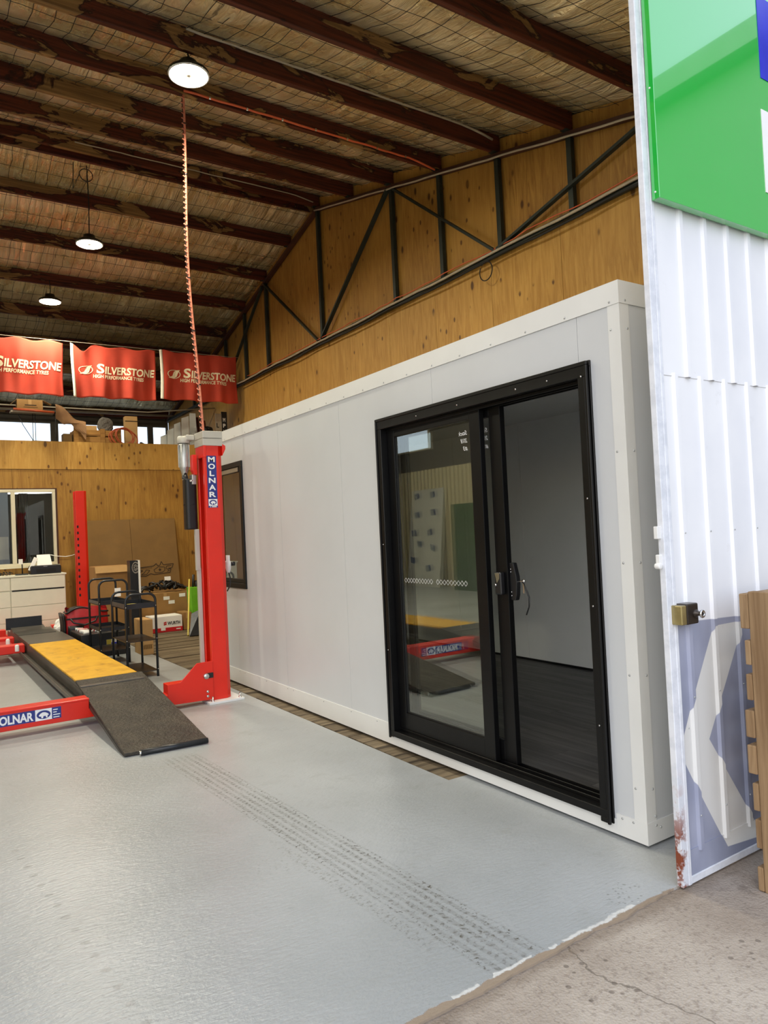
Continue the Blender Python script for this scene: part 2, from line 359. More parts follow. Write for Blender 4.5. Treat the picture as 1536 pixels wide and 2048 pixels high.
def mk_glass(name, tint, refl):
    t = NT(name); t.t.nodes.remove(t.b)
    tr = t.n('ShaderNodeBsdfTransparent'); tr.inputs[0].default_value = (*tint, 1)
    gl = t.n('ShaderNodeBsdfGlossy'); gl.inputs['Roughness'].default_value = 0.0; gl.inputs['Color'].default_value = (0.95, 0.97, 0.93, 1)
    fr = t.n('ShaderNodeFresnel'); fr.inputs[0].default_value = refl
    mx = t.n('ShaderNodeMixShader'); one = t.math('SUBTRACT', 1.0, t.n('ShaderNodeNewGeometry').outputs['Backfacing']); t.t.links.new(t.math('MULTIPLY', fr.outputs[0], one), mx.inputs[0]); t.t.links.new(tr.outputs[0], mx.inputs[1]); t.t.links.new(gl.outputs[0], mx.inputs[2])
    t.t.links.new(mx.outputs[0], t.t.nodes['Material Output'].inputs[0]); return t.m
MT['glass'] = mk_glass('door_glass', (0.97, 0.98, 0.95), 2.5)
MT['glass_win'] = mk_glass('window_glass', (0.86, 0.88, 0.86), 1.7)
MT['glass_clear'] = mk_glass('clear_glass', (0.95, 0.96, 0.96), 1.35)
def mk_emit(name, col, s):
    t = NT(name); t.t.nodes.remove(t.b); e = t.n('ShaderNodeEmission'); e.inputs[0].default_value = (*col, 1); e.inputs[1].default_value = s
    t.t.links.new(e.outputs[0], t.t.nodes['Material Output'].inputs[0]); return t.m
MT['lamp'] = mk_emit('lamp_led', LAMP_COLOR, LAMP_STRENGTH)

# ------------------------------------------------------------------ mesh helpers
ORG = {}
class MB:
    def __init__(s): s.v = []; s.f = []; s.sm = []
    def add(s, vs, fs, smooth=False):
        b = len(s.v); s.v += [tuple(map(float, v)) for v in vs]
        for f in fs: s.f.append([b + i for i in f]); s.sm.append(smooth)
        return s
    def box(s, x0, x1, y0, y1, z0, z1):
        return s.add([(x0, y0, z0), (x1, y0, z0), (x1, y1, z0), (x0, y1, z0), (x0, y0, z1), (x1, y0, z1), (x1, y1, z1), (x0, y1, z1)],
                     [(0, 3, 2, 1), (4, 5, 6, 7), (0, 1, 5, 4), (1, 2, 6, 5), (2, 3, 7, 6), (3, 0, 4, 7)])
    def bar(s, p0, p1, w, h, upv=(0, 0, 1)):
        p0, p1 = Vector(p0), Vector(p1); d = (p1 - p0).normalized(); u = Vector(upv)
        if abs(d.dot(u)) > 0.98: u = Vector((1, 0, 0))
        a = d.cross(u).normalized(); c = a.cross(d).normalized()
        vs = []
        for p in (p0, p1):
            for i, j in ((-1, -1), (1, -1), (1, 1), (-1, 1)): vs.append(p + a * (i * w / 2) + c * (j * h / 2))
        return s.add(vs, [(0, 3, 2, 1), (4, 5, 6, 7), (0, 1, 5, 4), (1, 2, 6, 5), (2, 3, 7, 6), (3, 0, 4, 7)])
    def tube(s, pts, r, n=8, caps=True):
        pts = [Vector(p) for p in pts]; rs = r if isinstance(r, (list, tuple)) else [r] * len(pts)
        vs = []; prev = None
        for i, p in enumerate(pts):
            a = pts[max(i - 1, 0)]; b = pts[min(i + 1, len(pts) - 1)]; d = (b - a).normalized()
            if prev is None:
                u = Vector((0, 0, 1)) if abs(d.z) < 0.9 else Vector((1, 0, 0)); prev = d.cross(u).normalized()
            e1 = (prev - d * prev.dot(d)).normalized(); prev = e1; e2 = d.cross(e1)
            for k in range(n):
                t = 2 * PI * k / n; vs.append(p + (e1 * math.cos(t) + e2 * math.sin(t)) * rs[i])
        fs = [(i * n + k, i * n + (k + 1) % n, (i + 1) * n + (k + 1) % n, (i + 1) * n + k) for i in range(len(pts) - 1) for k in range(n)]
        s.add(vs, fs, True)
        if caps:
            b = len(s.v) - len(vs)
            s.f.append([b + k for k in reversed(range(n))]); s.sm.append(False)
            s.f.append([b + (len(pts) - 1) * n + k for k in range(n)]); s.sm.append(False)
        return s
    def prism(s, poly, vec):
        poly = [Vector(p) for p in poly]; vec = Vector(vec); n = len(poly)
        return s.add(poly + [p + vec for p in poly], [tuple(reversed(range(n))), tuple(range(n, 2 * n))] + [(i, (i + 1) % n, n + (i + 1) % n, n + i) for i in range(n)])
    def lathe(s, c, prof, n=24, axis='Z'):
        c = Vector(c); vs = []
        for r, h in prof:
            for k in range(n):
                t = 2 * PI * k / n; a, b = r * math.cos(t), r * math.sin(t)
                vs.append(c + (Vector((a, b, h)) if axis == 'Z' else Vector((a, h, b)) if axis == 'Y' else Vector((h, a, b))))
        fs = [(i * n + k, i * n + (k + 1) % n, (i + 1) * n + (k + 1) % n, (i + 1) * n + k) for i in range(len(prof) - 1) for k in range(n)]
        return s.add(vs, fs, True)
    def grid(s, fn, nu, nv, smooth=True):
        vs = [fn(i / nu, j / nv) for j in range(nv + 1) for i in range(nu + 1)]; w = nu + 1
        return s.add(vs, [(j * w + i, j * w + i + 1, (j + 1) * w + i + 1, (j + 1) * w + i) for j in range(nv) for i in range(nu)], smooth)
    def build(s, name, mat, parent=None, bevel=0.0, seg=2, solid=0.0, fixn=True):
        v = np.array(s.v)
        if parent is None:
            o = Vector(((v[:, 0].min() + v[:, 0].max()) / 2, (v[:, 1].min() + v[:, 1].max()) / 2, v[:, 2].min()))
        else: o = ORG[parent.name]
        me = bpy.data.meshes.new(name); me.from_pydata((v - np.array(o)).tolist(), [], s.f)
        me.polygons.foreach_set('use_smooth', s.sm); me.validate()
        if fixn:
            bm = bmesh.new(); bm.from_mesh(me); bmesh.ops.recalc_face_normals(bm, faces=bm.faces); bm.to_mesh(me); bm.free()
        me.materials.append(MT[mat] if isinstance(mat, str) else mat)
        ob = bpy.data.objects.new(name, me); COL.objects.link(ob)
        if parent is None: ob.location = o
        else: ob.parent = parent
        ORG[ob.name] = o
        if solid:
            md = ob.modifiers.new('solid', 'SOLIDIFY'); md.thickness = solid; md.offset = 0
        if bevel:
            md = ob.modifiers.new('bevel', 'BEVEL'); md.width = bevel; md.segments = seg; md.limit_method = 'ANGLE'; md.angle_limit = math.radians(40)
        return ob

def thing(name, label, cat, loc, group=None):
    o = bpy.data.objects.new(name, None); COL.objects.link(o); o.location = loc; o.empty_display_size = 0.1
    ORG[o.name] = Vector(loc); return tag(o, label, cat, group)
def tag(o, label, cat, group=None):
    o['label'] = label; o['category'] = cat
    if group: o['group'] = group
    return o
def struct(o, label=None):
    o['kind'] = 'structure'
    if label: o['label'] = label
    return o
def sempty(name, loc, label=None):
    o = bpy.data.objects.new(name, None); COL.objects.link(o); o.location = loc; ORG[o.name] = Vector(loc); return struct(o, label)
def box(name, mat, parent, *b, bevel=0.0): return MB().box(*b).build(name, mat, parent, bevel)

def rect_minus(r, h):
    """rectangle (a0,a1,b0,b1) minus hole -> list of rectangles"""
    a0, a1, b0, b1 = r; c0, c1, d0, d1 = max(h[0], a0), min(h[1], a1), max(h[2], b0), min(h[3], b1)
    if c0 >= c1 or d0 >= d1: return [r]
    out = []
    if c0 > a0: out.append((a0, c0, b0, b1))
    if c1 < a1: out.append((c1, a1, b0, b1))
    if d0 > b0: out.append((c0, c1, b0, d0))
    if d1 < b1: out.append((c0, c1, d1, b1))
    return out

_TXT = {}
def text_geo(s, size=1.0, bold=0.02, align='LEFT', spacing=1.0):
    cu = bpy.data.curves.new('txt', 'FONT'); cu.body = s; cu.size = size; cu.offset = bold * size; cu.align_x = align
    cu.space_character = spacing; cu.resolution_u = 3; cu.fill_mode = 'FRONT'
    ob = bpy.data.objects.new('txt', cu); COL.objects.link(ob)
    dg = bpy.context.evaluated_depsgraph_get(); me = bpy.data.meshes.new_from_object(ob.evaluated_get(dg))
    bm = bmesh.new(); bm.from_mesh(me); bmesh.ops.triangulate(bm, faces=bm.faces)
    vs = [(v.co.x, v.co.y) for v in bm.verts]; fs = [tuple(v.index for v in f.verts) for f in bm.faces]
    bm.free(); bpy.data.meshes.remove(me); bpy.data.objects.remove(ob); bpy.data.curves.remove(cu)
    return vs, fs
def put_text(mb, s, size, fn, bold=0.02, align='LEFT', width=None, shear=0.0, sub=0):
    """lay the lettering s on a surface; fn(x, y) -> point. width: squeeze to this width"""
    vs, fs = text_geo(s, size, bold, align)
    xs = [v[0] for v in vs]; w = max(xs) - min(xs); x0 = min(xs); k = (width / w) if width else 1.0
    vs = [((x - x0) * k + y * shear, y) for x, y in vs] if width else [(x + y * shear, y) for x, y in vs]
    if sub:
        bm = bmesh.new(); bv = [bm.verts.new((x, y, 0)) for x, y in vs]
        for f in fs:
            try: bm.faces.new([bv[i] for i in f])
            except ValueError: pass
        for _ in range(sub):
            es = [e for e in bm.edges if e.calc_length() > size * 0.35]
            if es: bmesh.ops.subdivide_edges(bm, edges=es, cuts=1); bmesh.ops.triangulate(bm, faces=bm.faces)
        bm.verts.index_update(); vs = [(v.co.x, v.co.y) for v in bm.verts]; fs = [tuple(v.index for v in f.verts) for f in bm.faces]; bm.free()
    return mb.add([fn(x, y) for x, y in vs], fs)
def ellipse(mb, fn, cx, cy_, rx, ry, n=28, inner=0.0):
    o = [fn(cx + rx * math.cos(2 * PI * k / n), cy_ + ry * math.sin(2 * PI * k / n)) for k in range(n)]
    if inner:
        i_ = [fn(cx + rx * inner * math.cos(2 * PI * k / n), cy_ + ry * inner * math.sin(2 * PI * k / n)) for k in range(n)]
        return mb.add(o + i_, [(k, (k + 1) % n, n + (k + 1) % n, n + k) for k in range(n)])
    return mb.add(o, [tuple(range(n))])
def poly(mb, fn, pts): return mb.add([fn(*p) for p in pts], [tuple(range(len(pts)))])
def rrect(fn, x0, x1, y0, y1): return [fn(x0, y0), fn(x1, y0), fn(x1, y1), fn(x0, y1)]

def rivets(name, parent, pts, axis, r=0.006, h=0.003, mat='rivet'):
    mb = MB()
    for p in pts:
        mb.lathe(p, [(0.0005, -h), (r * 0.75, -h * 0.8), (r, 0), (r, h)], 8, axis)
    o = mb.build(name, mat, parent)
    if len(pts) > 1: o['kind'] = 'stuff'
    return o

# ================================================================== SETTING
XL, XR, YF, YB, RIDGE = -5.5, 5.33, 1.80, 17.5, 9.49
def chord(y): return 6.34 - 0.256 * abs(y - RIDGE)
def foil_z(y): return chord(y) + 0.225

# ---- ground and floor
gb = MB(); gb.add([(-30, -30, -0.008), (30, -30, -0.008), (30, 1.9, -0.008), (-30, 1.9, -0.008)], [(0, 1, 2, 3)])
struct(gb.build('ground', 'ground'), 'bare brownish concrete apron outside the shed opening')
fb = MB()
xs = np.linspace(XL, 5.33, 420); edge = []
acc = 0.0
for x in xs:
    acc = acc * 0.8 + random.uniform(-0.005, 0.005); edge.append((x, YF - 0.012 + acc + 0.008 * math.sin(x * 3.1)))
PX0, PY0, PY1 = 2.54, 3.32, 12.05          # pit opening under the planks
front = [(x, y, 0.0) for x, y in edge]
nf = len(front); split = max(i for i in range(nf) if front[i][0] < PX0)
def slab(poly2): fb.prism([(x, y, -0.1) for x, y in poly2], (0, 0, 0.1))
slab([(x, y) for x, y, _ in front[:split + 1]] + [(PX0, front[split][1]), (PX0, YB), (XL, YB)])
slab([(PX0, front[split][1])] + [(x, y) for x, y, _ in front[split + 1:]] + [(XR, PY0), (PX0, PY0)])
slab([(PX0, PY1), (XR, PY1), (XR, YB), (PX0, YB)])
floor = struct(fb.build('floor', 'floor'), 'grey painted workshop floor with tyre marks and chipped front edge')
box('pit_base', 'pit', floor, PX0 - 0.02, XR + 0.05, PY0 - 0.02, PY1 + 0.02, -0.2, -0.12)
y = PY0 + 0.012; k = 0
while y < PY1 - 0.1:
    w = random.choice((0.17, 0.2, 0.22, 0.24, 0.2)); w = min(w, PY1 - 0.01 - y)
    dz = random.uniform(-0.006, 0.004); tilt = random.uniform(-0.004, 0.004); x0 = PX0 + 0.01 + random.uniform(0, 0.014)
    x1 = XR - 0.03
    a0, a1 = y + random.uniform(0, 0.008), y + w - random.uniform(0.010, 0.026)
    sk = random.uniform(-0.012, 0.012)
    mb = MB().add([(x0, a0, -0.06), (x1, a0 + sk, -0.06), (x1, a1 + sk, -0.06), (x0, a1, -0.06), (x0, a0, dz - .006), (x1, a0 + sk, dz - .006), (x1, a1 + sk, dz + tilt - .006), (x0, a1, dz + tilt - .006)],
                  [(0, 3, 2, 1), (4, 5, 6, 7), (0, 1, 5, 4), (1, 2, 6, 5), (2, 3, 7, 6), (3, 0, 4, 7)])
    mb.build('floor_plank', 'deck', floor); y += w

# ---- ceiling: foil blanket over purlins, wire mesh under the foil
NX, NY = 560, 440
PUR = [RIDGE + 0.985 * i for i in range(-8, 9)]
def smooth_noise(nx, ny, sx, sy_):
    g = RNG.normal(size=(int(ny / sy_) + 3, int(nx / sx) + 3))
    yy = np.linspace(0, g.shape[0] - 1.001, ny); xx = np.linspace(0, g.shape[1] - 1.001, nx)
    iy = yy.astype(int); ix = xx.astype(int); fy = (yy - iy)[:, None]; fx = (xx - ix)[None, :]
    fy = fy * fy * (3 - 2 * fy); fx = fx * fx * (3 - 2 * fx)
    a = g[iy][:, ix]; b = g[iy][:, ix + 1]; c = g[iy + 1][:, ix]; d = g[iy + 1][:, ix + 1]
    return (a * (1 - fx) + b * fx) * (1 - fy) + (c * (1 - fx) + d * fx) * fy
X = np.linspace(XL - 0.03, XR + 0.04, NX + 1); Y = np.linspace(1.68, YB, NY + 1)
wr = -0.016 * np.abs(smooth_noise(NX + 1, NY + 1, 5, 16)) + 0.007 * smooth_noise(NX + 1, NY + 1, 7, 5) + 0.014 * smooth_noise(NX + 1, NY + 1, 26, 10)
ph = ((Y - RIDGE) / 0.985) % 1.0; sag = 0.045 * np.sin(PI * ph)
Z = (6.34 + 0.225 - 0.256 * np.abs(Y - RIDGE) - sag)[:, None] + wr * (0.35 + 0.65 * np.sin(PI * ph))[:, None]
cb = MB(); gx, gy = np.meshgrid(X, Y)
cb.v = np.stack([gx, gy, Z], -1).reshape(-1, 3).tolist(); W1 = NX + 1
cb.f = [(j * W1 + i, (j + 1) * W1 + i, (j + 1) * W1 + i + 1, j * W1 + i + 1) for j in range(NY) for i in range(NX)]; cb.sm = [True] * len(cb.f)
ceiling = struct(cb.build('ceiling', 'foil', fixn=False), 'crinkled silver foil insulation under a pitched timber-purlin roof')
box('roof_sheet', 'roof_iron', ceiling, XL - 0.2, XR + 0.2, RIDGE - 0.001, RIDGE + 0.001, 6.9, 6.91)
rs = MB()
for sgn in (-1, 1):
    ye = 1.5 if sgn < 0 else YB + 0.2
    rs.add([(XL - .2, RIDGE, 6.62), (XR + .2, RIDGE, 6.62), (XR + .2, ye, foil_z(ye) + 0.05), (XL - .2, ye, foil_z(ye) + 0.05)], [(0, 1, 2, 3)])
bpy.data.objects.remove(bpy.data.objects['roof_sheet'])
rs.build('roof_sheet', 'roof_iron', ceiling)
for i, py in enumerate(PUR):
    if py < 1.65 or py > YB: continue
    zb = chord(py) + 0.03
    MB().box(XL, XR - 0.02, py - 0.025, py + 0.025, zb, zb + 0.185).build('purlin', 'purlin', ceiling, 0.004, 1)
for py in PUR:
    if 1.65 < py < YB: MB().box(XR - 0.13, XR - 0.045, py + 0.026, py + 0.034, chord(py) + 0.03, chord(py) + 0.19).box(XR - 0.13, XR - 0.045, py - 0.036, py + 0.034, chord(py) + 0.026, chord(py) + 0.03).build('purlin_cleat', 'steel', ceiling)
# ridge is a pair of purlins under the apex
MB().box(XL, XR - 0.02, RIDGE + 0.09, RIDGE + 0.14, chord(RIDGE) - 0.02, chord(RIDGE) + 0.17).build('purlin', 'purlin', ceiling, 0.004, 1)
wm = MB()
def wire(pts, r=0.0026):
    vs = []
    for p in pts:
        for a, b in ((-r, 0), (0, -r), (r, 0), (0, r)): vs.append((p[0] + a, p[1] + a * 0.9, p[2] + b))
    n = len(pts); wm.add(vs, [(i * 4 + k, i * 4 + (k + 1) % 4, (i + 1) * 4 + (k + 1) % 4, (i + 1) * 4 + k) for i in range(n - 1) for k in range(4)])
def mesh_z(y):
    f = ((y - RIDGE) / 0.985) % 1.0
    return foil_z(y) - 0.072 * math.sin(PI * f) - 0.012
x = XL + 0.1
while x < XR:
    ys = np.arange(1.7, YB, 0.16); wire([(x + random.uniform(-.012, .012), yy, mesh_z(yy)) for yy in ys]); x += 0.15
y = 1.75
while y < YB:
    f = ((y - RIDGE) / 0.985) % 1.0
    if 0.06 < f < 0.94:
        xx = np.arange(XL, XR, 0.3); wire([(q, y + random.uniform(-.02, .02), mesh_z(y)) for q in xx])
    y += 0.28
wmo = wm.build('wire_mesh', 'black_matt', ceiling, fixn=False); wmo['kind'] = 'stuff'

# ---- right wall: plywood sheets on a frame
wr_ = sempty('wall_right', (XR, 9.6, 0), 'knotty orange plywood side wall behind the cabin')
wb = MB(); wb.prism([(XR + 0.03, 1.6, -0.25), (XR + 0.03, YB, -0.25), (XR + 0.03, YB, chord(YB) + 0.3), (XR + 0.03, RIDGE, 6.66), (XR + 0.03, 1.6, chord(1.6) + 0.3)], (0.04, 0, 0))
wb.build('wall_frame', 'pit', wr_)
ZC = 4.324
e = [RIDGE + 0.985 * i for i in range(-8, 9)]
for a, b in zip(e[:-1], e[1:]):
    a = max(a, 1.75); b = min(b, YB - 0.02)
    if b - a < 0.1: continue
    g = 0.002; top = lambda q: chord(q) + 0.20
    MB().prism([(XR, a + g, ZC + g), (XR, b - g, ZC + g), (XR, b - g, top(b)), (XR, a + g, top(a))], (0.012, 0, 0)).build('plywood_sheet', 'ply', wr_)
y = 1.78
while y < YB - 0.1:
    b = min(y + 1.0, YB - 0.02)
    MB().box(XR - 0.001, XR + 0.012, y + .002, b - .002, 2.1, ZC - .002).build('plywood_sheet', 'ply_pale', wr_)
    MB().box(XR - 0.001, XR + 0.012, y + .002, b - .002, 0.0, 2.096).build('plywood_sheet', 'ply_pale', wr_); y += 1.0

# ---- partition at the back (plywood) with a window; office loft above
PY = 13.0
wbk = sempty('wall_back', (2.1, PY, 0), 'plywood partition wall below the storage loft')
WX0, WX1, WZ0, WZ1 = 0.55, 2.03, 1.13, 2.37
xsheets = [-1.0, 0.2, 1.4, 2.45, 3.05, 4.25, XR]
for a, b in zip(xsheets[:-1], xsheets[1:]):
    mb = MB()
    for r in rect_minus((a + .002, b - .002, 0.0, 2.70), (WX0, WX1, WZ0, WZ1)): mb.box(r[0], r[1], PY, PY + 0.015, r[2], r[3])
    mb.build('plywood_sheet', 'ply', wbk)
for a, b in zip([-1.0, 0.9, 2.83, 4.6], [0.9, 2.83, 4.6, XR]):
    MB().box(a + .002, b - .002, PY - 0.012, PY + 0.004, 2.705, 3.17).build('plywood_sheet', 'ply_pale', wbk)
mb = MB()
for r in rect_minus((-1.0, XR, 0.0, 3.1), (WX0, WX1, WZ0, WZ1)): mb.box(r[0], r[1], PY + 0.016, PY + 0.1, r[2], r[3])
mb.build('wall_frame', 'dim_board', wbk)
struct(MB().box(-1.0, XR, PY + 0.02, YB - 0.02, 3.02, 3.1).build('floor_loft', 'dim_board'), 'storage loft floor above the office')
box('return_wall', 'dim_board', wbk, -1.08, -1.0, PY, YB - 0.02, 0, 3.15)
w1 = sempty('window_1', ((WX0 + WX1) / 2, PY, WZ0), 'cream framed sliding window in the plywood partition')
fr = MB(); t_ = 0.045
for a, b, c, d in ((WX0, WX1, WZ0, WZ0 + t_), (WX0, WX1, WZ1 - t_, WZ1), (WX0, WX0 + t_, WZ0 + t_, WZ1 - t_), (WX1 - t_, WX1, WZ0 + t_, WZ1 - t_), (1.37, 1.43, WZ0 + t_, WZ1 - t_)):
    fr.box(a, b, PY - 0.03, PY + 0.05, c, d)
fr.build('window_frame', 'win_frame', w1, 0.004)
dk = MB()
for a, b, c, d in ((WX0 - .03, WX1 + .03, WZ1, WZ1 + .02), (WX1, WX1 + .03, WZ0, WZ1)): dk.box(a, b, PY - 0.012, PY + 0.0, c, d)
dk.build('dark_trim', 'chord', w1)  # dark brown strips along the frame top and one side
box('pane', 'glass_win', w1, WX0 + t_, 1.37, PY + 0.005, PY + 0.011, WZ0 + t_, WZ1 - t_)
box('pane', 'glass_win', w1, 1.43, WX1 - t_, PY + 0.018, PY + 0.024, WZ0 + t_, WZ1 - t_)
box('window_sill', 'win_frame', w1, WX0 - .03, WX1 + .03, PY - 0.07, PY - 0.0, WZ0 - 0.03, WZ0)

# ---- rear wall with a strip of windows under the eave
wre = sempty('wall_rear', (0, YB, 0), 'rear shed wall with a row of high windows')
mb = MB(); rects = [(XL, XR, 0.0, chord(YB) + 0.25)]
wins = [(-3.2, -2.2), (-2.1, -1.1), (-1.0, 0.0), (0.35, 1.35), (1.45, 2.72), (2.82, 3.85), (3.95, 4.86), (4.93, 5.30)]
for a, b in wins:
    nr = []
    for r in rects: nr += rect_minus(r, (a, b, 3.66, 4.2))
    rects = nr
for r in rects: mb.box(r[0], r[1], YB, YB + 0.06, r[2], r[3])
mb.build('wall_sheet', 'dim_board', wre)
for i, (a, b) in enumerate(wins):
    w = sempty('window_%d' % (i + 2), ((a + b) / 2, YB, 3.66), 'high window pane under the rear eave, bright with daylight')
    f = MB()
    for q in ((a, b, 3.66, 3.69), (a, b, 4.17, 4.2), (a, a + .03, 3.69, 4.17), (b - .03, b, 3.69, 4.17)): f.box(q[0], q[1], YB - 0.01, YB + 0.05, q[2], q[3])
    f.build('window_frame', 'dim_board', w); box('pane', 'glass_clear', w, a + .03, b - .03, YB + 0.02, YB + 0.024, 3.69, 4.17)

# ---- left wall: cream corrugated iron with a high window (seen only in reflections)
wl = sempty('wall_left', (XL, 9.6, 0), 'cream corrugated iron side wall opposite the cabin')
LW = (14.35, 15.85, 3.4, 3.98)
def corr(y0, y1, z0, z1):
    mb = MB(); n = max(2, int((y1 - y0) / 0.019)); ys = np.linspace(y0, y1, n + 1)
    mb.add([(XL + 0.02 + 0.018 * math.sin(2 * PI * q / 0.15), q, z) for z in (z0, z1) for q in ys], [(i, i + 1, n + 2 + i, n + 1 + i) for i in range(n)], True)
    return mb
corr(1.75, YB, 0.0, 2.9).build('iron_sheet', 'cream_iron', wl)
mb = MB()
zt = chord(1.7) + 0.2
for r in rect_minus((1.75, YB, 2.9, zt), LW): mb.box(XL - 0.02, XL + 0.0, r[0], r[1], r[2], r[3])
mb.prism([(XL - .02, 1.75, zt), (XL - .02, YB, zt), (XL - .02, RIDGE, 6.56)], (0.02, 0, 0))
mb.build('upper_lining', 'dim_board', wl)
w = sempty('window_10', (XL, 15.1, 3.4), 'high frosted window in the cream iron wall')
f = MB()
for q in ((LW[0], LW[1], LW[2], LW[2] + .04), (LW[0], LW[1], LW[3] - .04, LW[3]), (LW[0], LW[0] + .04, LW[2] + .04, LW[3] - .04), (LW[1] - .04, LW[1], LW[2] + .04, LW[3] - .04)): f.box(XL - .02, XL + .04, *q)
f.build('window_frame', 'win_frame', w); box('pane', 'glass_clear', w, XL, XL + .005, LW[0] + .04, LW[1] - .04, LW[2] + .04, LW[3] - .04)

# ---- neighbouring wing across the yard (mirrored in the green sign)
nb = thing('neighbour_building', 'pale neighbouring building beside the yard, mirrored in the green sign', 'building', (9, -7, -0.02))
box('wall', 'neighbour', nb, 6.2, 12, -16, 0.9, -0.02, 5.4)
MB().prism([(6.0, -16.2, 5.4), (12.2, -16.2, 5.4), (12.2, -16.2, 5.6), (6.0, -16.2, 5.6)], (0, 17.3, 0)).build('roof', 'roof_iron', nb)

# ---- tall sliding door leaf of the shed, with its lining of ribbed sheets
d1 = sempty('door_1', (4.0, 1.79, 0), 'tall white ribbed sheet-metal shed door with a worn steel frame edge')
DX0, DX1, DZ1 = 2.478, 5.6, 4.25
fm = MB()
fm.box(DX0, DX0 + 0.035, 1.775, 1.803, 0.0, DZ1)
fm.box(DX0 + 0.0355, DX0 + 0.056, 1.773, 1.7815, 0.0, DZ1)
fm.build('frame_stile', 'door_frame', d1, 0.003)
fm = MB(); fm.box(DX0 + 0.036, DX1, 1.785, 1.803, 0.0, 0.045); fm.box(DX0 + 0.057, DX1, 1.776, 1.7845, 0.0, 0.03); fm.build('bottom_rail', 'door_frame', d1, 0.003)
box('back_sheet', 'white_paint', d1, DX0 + 0.036, DX1, 1.797, 1.802, 0.046, DZ1 - .051)
box('frame_top', 'door_frame', d1, DX0 + .036, DX1, 1.785, 1.803, DZ1 - 0.05, DZ1)
def ribbed(z0, z1, xs0, yoff, ribs, bow=0.0):
    prof = [(xs0, 0.0)]
    for rx in ribs:
        prof += [(rx - 0.018, 0.0), (rx - 0.010, -0.012), (rx + 0.010, -0.012), (rx + 0.018, 0.0)]
    prof.append((DX1, 0.0)); n = len(prof); mb = MB(); zs = np.linspace(z0, z1, 12)
    vs = []
    for z in zs:
        tt = (z - z0) / (z1 - z0)
        for i, (x, o) in enumerate(prof):
            lift = -bow * math.sin(PI * min(1, max(0, tt))) if i == 0 else 0
            vs.append((x, 1.784 + yoff + o + lift, z))
    mb.add(vs, [(j * n + i, j * n + i + 1, (j + 1) * n + i + 1, (j + 1) * n + i) for j in range(11) for i in range(n - 1)])
    return mb
ribbed(0.115, 2.03, DX0 + 0.05, 0.0, [2.613 + 0.1755 * i for i in range(17)], 0.006).build('ribbed_sheet', 'door_sheet', d1, solid=0.0012)
ribbed(2.018, DZ1 - 0.05, DX0 + 0.042, -0.003, [2.70 + 0.168 * i for i in range(17)], 0.004).build('ribbed_sheet', 'door_sheet', d1, solid=0.0012)
box('kick_plate', 'door_sheet', d1, DX0 + 0.05, DX1, 1.780, 1.786, 0.031, 0.13)
lt = MB().box(DX0 - 0.022, DX0 + 0.004, 1.787, 1.806, 1.362, 1.412); lt.build('hinge_lug', 'white_paint', d1, 0.003)
lt = MB().box(DX0 - 0.018, DX0 + 0.004, 1.787, 1.806, 1.255, 1.30).lathe((DX0 - 0.016, 1.796, 1.255), [(0.0, -.012), (0.012, -.012), (0.012, .012), (0.0, .012)], 12, 'Y'); lt.build('hinge_lug', 'white_paint', d1, 0.003)
rivets('screw', d1, [(2.613 + 0.1755 * i, 1.7705, z) for i in range(4) for z in (0.25, 0.72, 1.38)] + [(2.56, 1.783, 1.5), (2.58, 1.783, 0.6)], 'Y', 0.004, 0.002)

lk = thing('door_lock', 'brass and black rim lock on the edge of the white shed door', 'lock', (2.56, 1.74, 1.02))
MB().box(2.500, 2.532, 1.730, 1.782, 1.022, 1.098).build('brass_face', 'brass', lk, 0.004)
MB().box(2.534, 2.61, 1.730, 1.782, 1.020, 1.102).build('lock_case', 'lock', lk, 0.006)
MB().lathe((2.585, 1.730, 1.062), [(0.016, 0.0), (0.016, -0.008), (0.009, -0.012), (0.008, -0.03), (0.0, -0.03)], 16, 'Y').build('thumb_turn', 'lock', lk)
MB().tube([(2.585 + 0.012 * math.cos(a), 1.698, 1.062 + 0.012 * math.sin(a)) for a in np.linspace(0, 2 * PI, 16)], 0.005, 8).build('ring', 'chrome', lk)

sg = thing('shop_sign', 'glossy green box sign mounted high on the white shed door', 'sign', (4.0, 1.745, 2.70))
SX0, SX1, SY, SZ0, SZ1 = 2.512, 5.5, 1.732, 2.712, 4.3
MB().box(SX0, SX1, SY, 1.767, SZ0, SZ1).build('sign_box', 'sign_green', sg, 0.002)
MB().box(3.315, 3.77, SY - 0.003, SY - 0.0005, 3.44, 3.83).build('blue_panel', 'sign_blue', sg)
pv = MB(); pv.box(3.30, 3.42, SY - 0.003, SY - 0.0005, 2.905, 3.29); pv.box(3.54, 3.67, SY - 0.003, SY - 0.0005, 2.905, 3.29)
pv.build('letter_block', 'white', sg)
for z in (2.74, 3.16, 3.6): rivets('screw', sg, [(SX0 - 0.001, 1.75, z)], 'X', 0.004, 0.003, 'white')

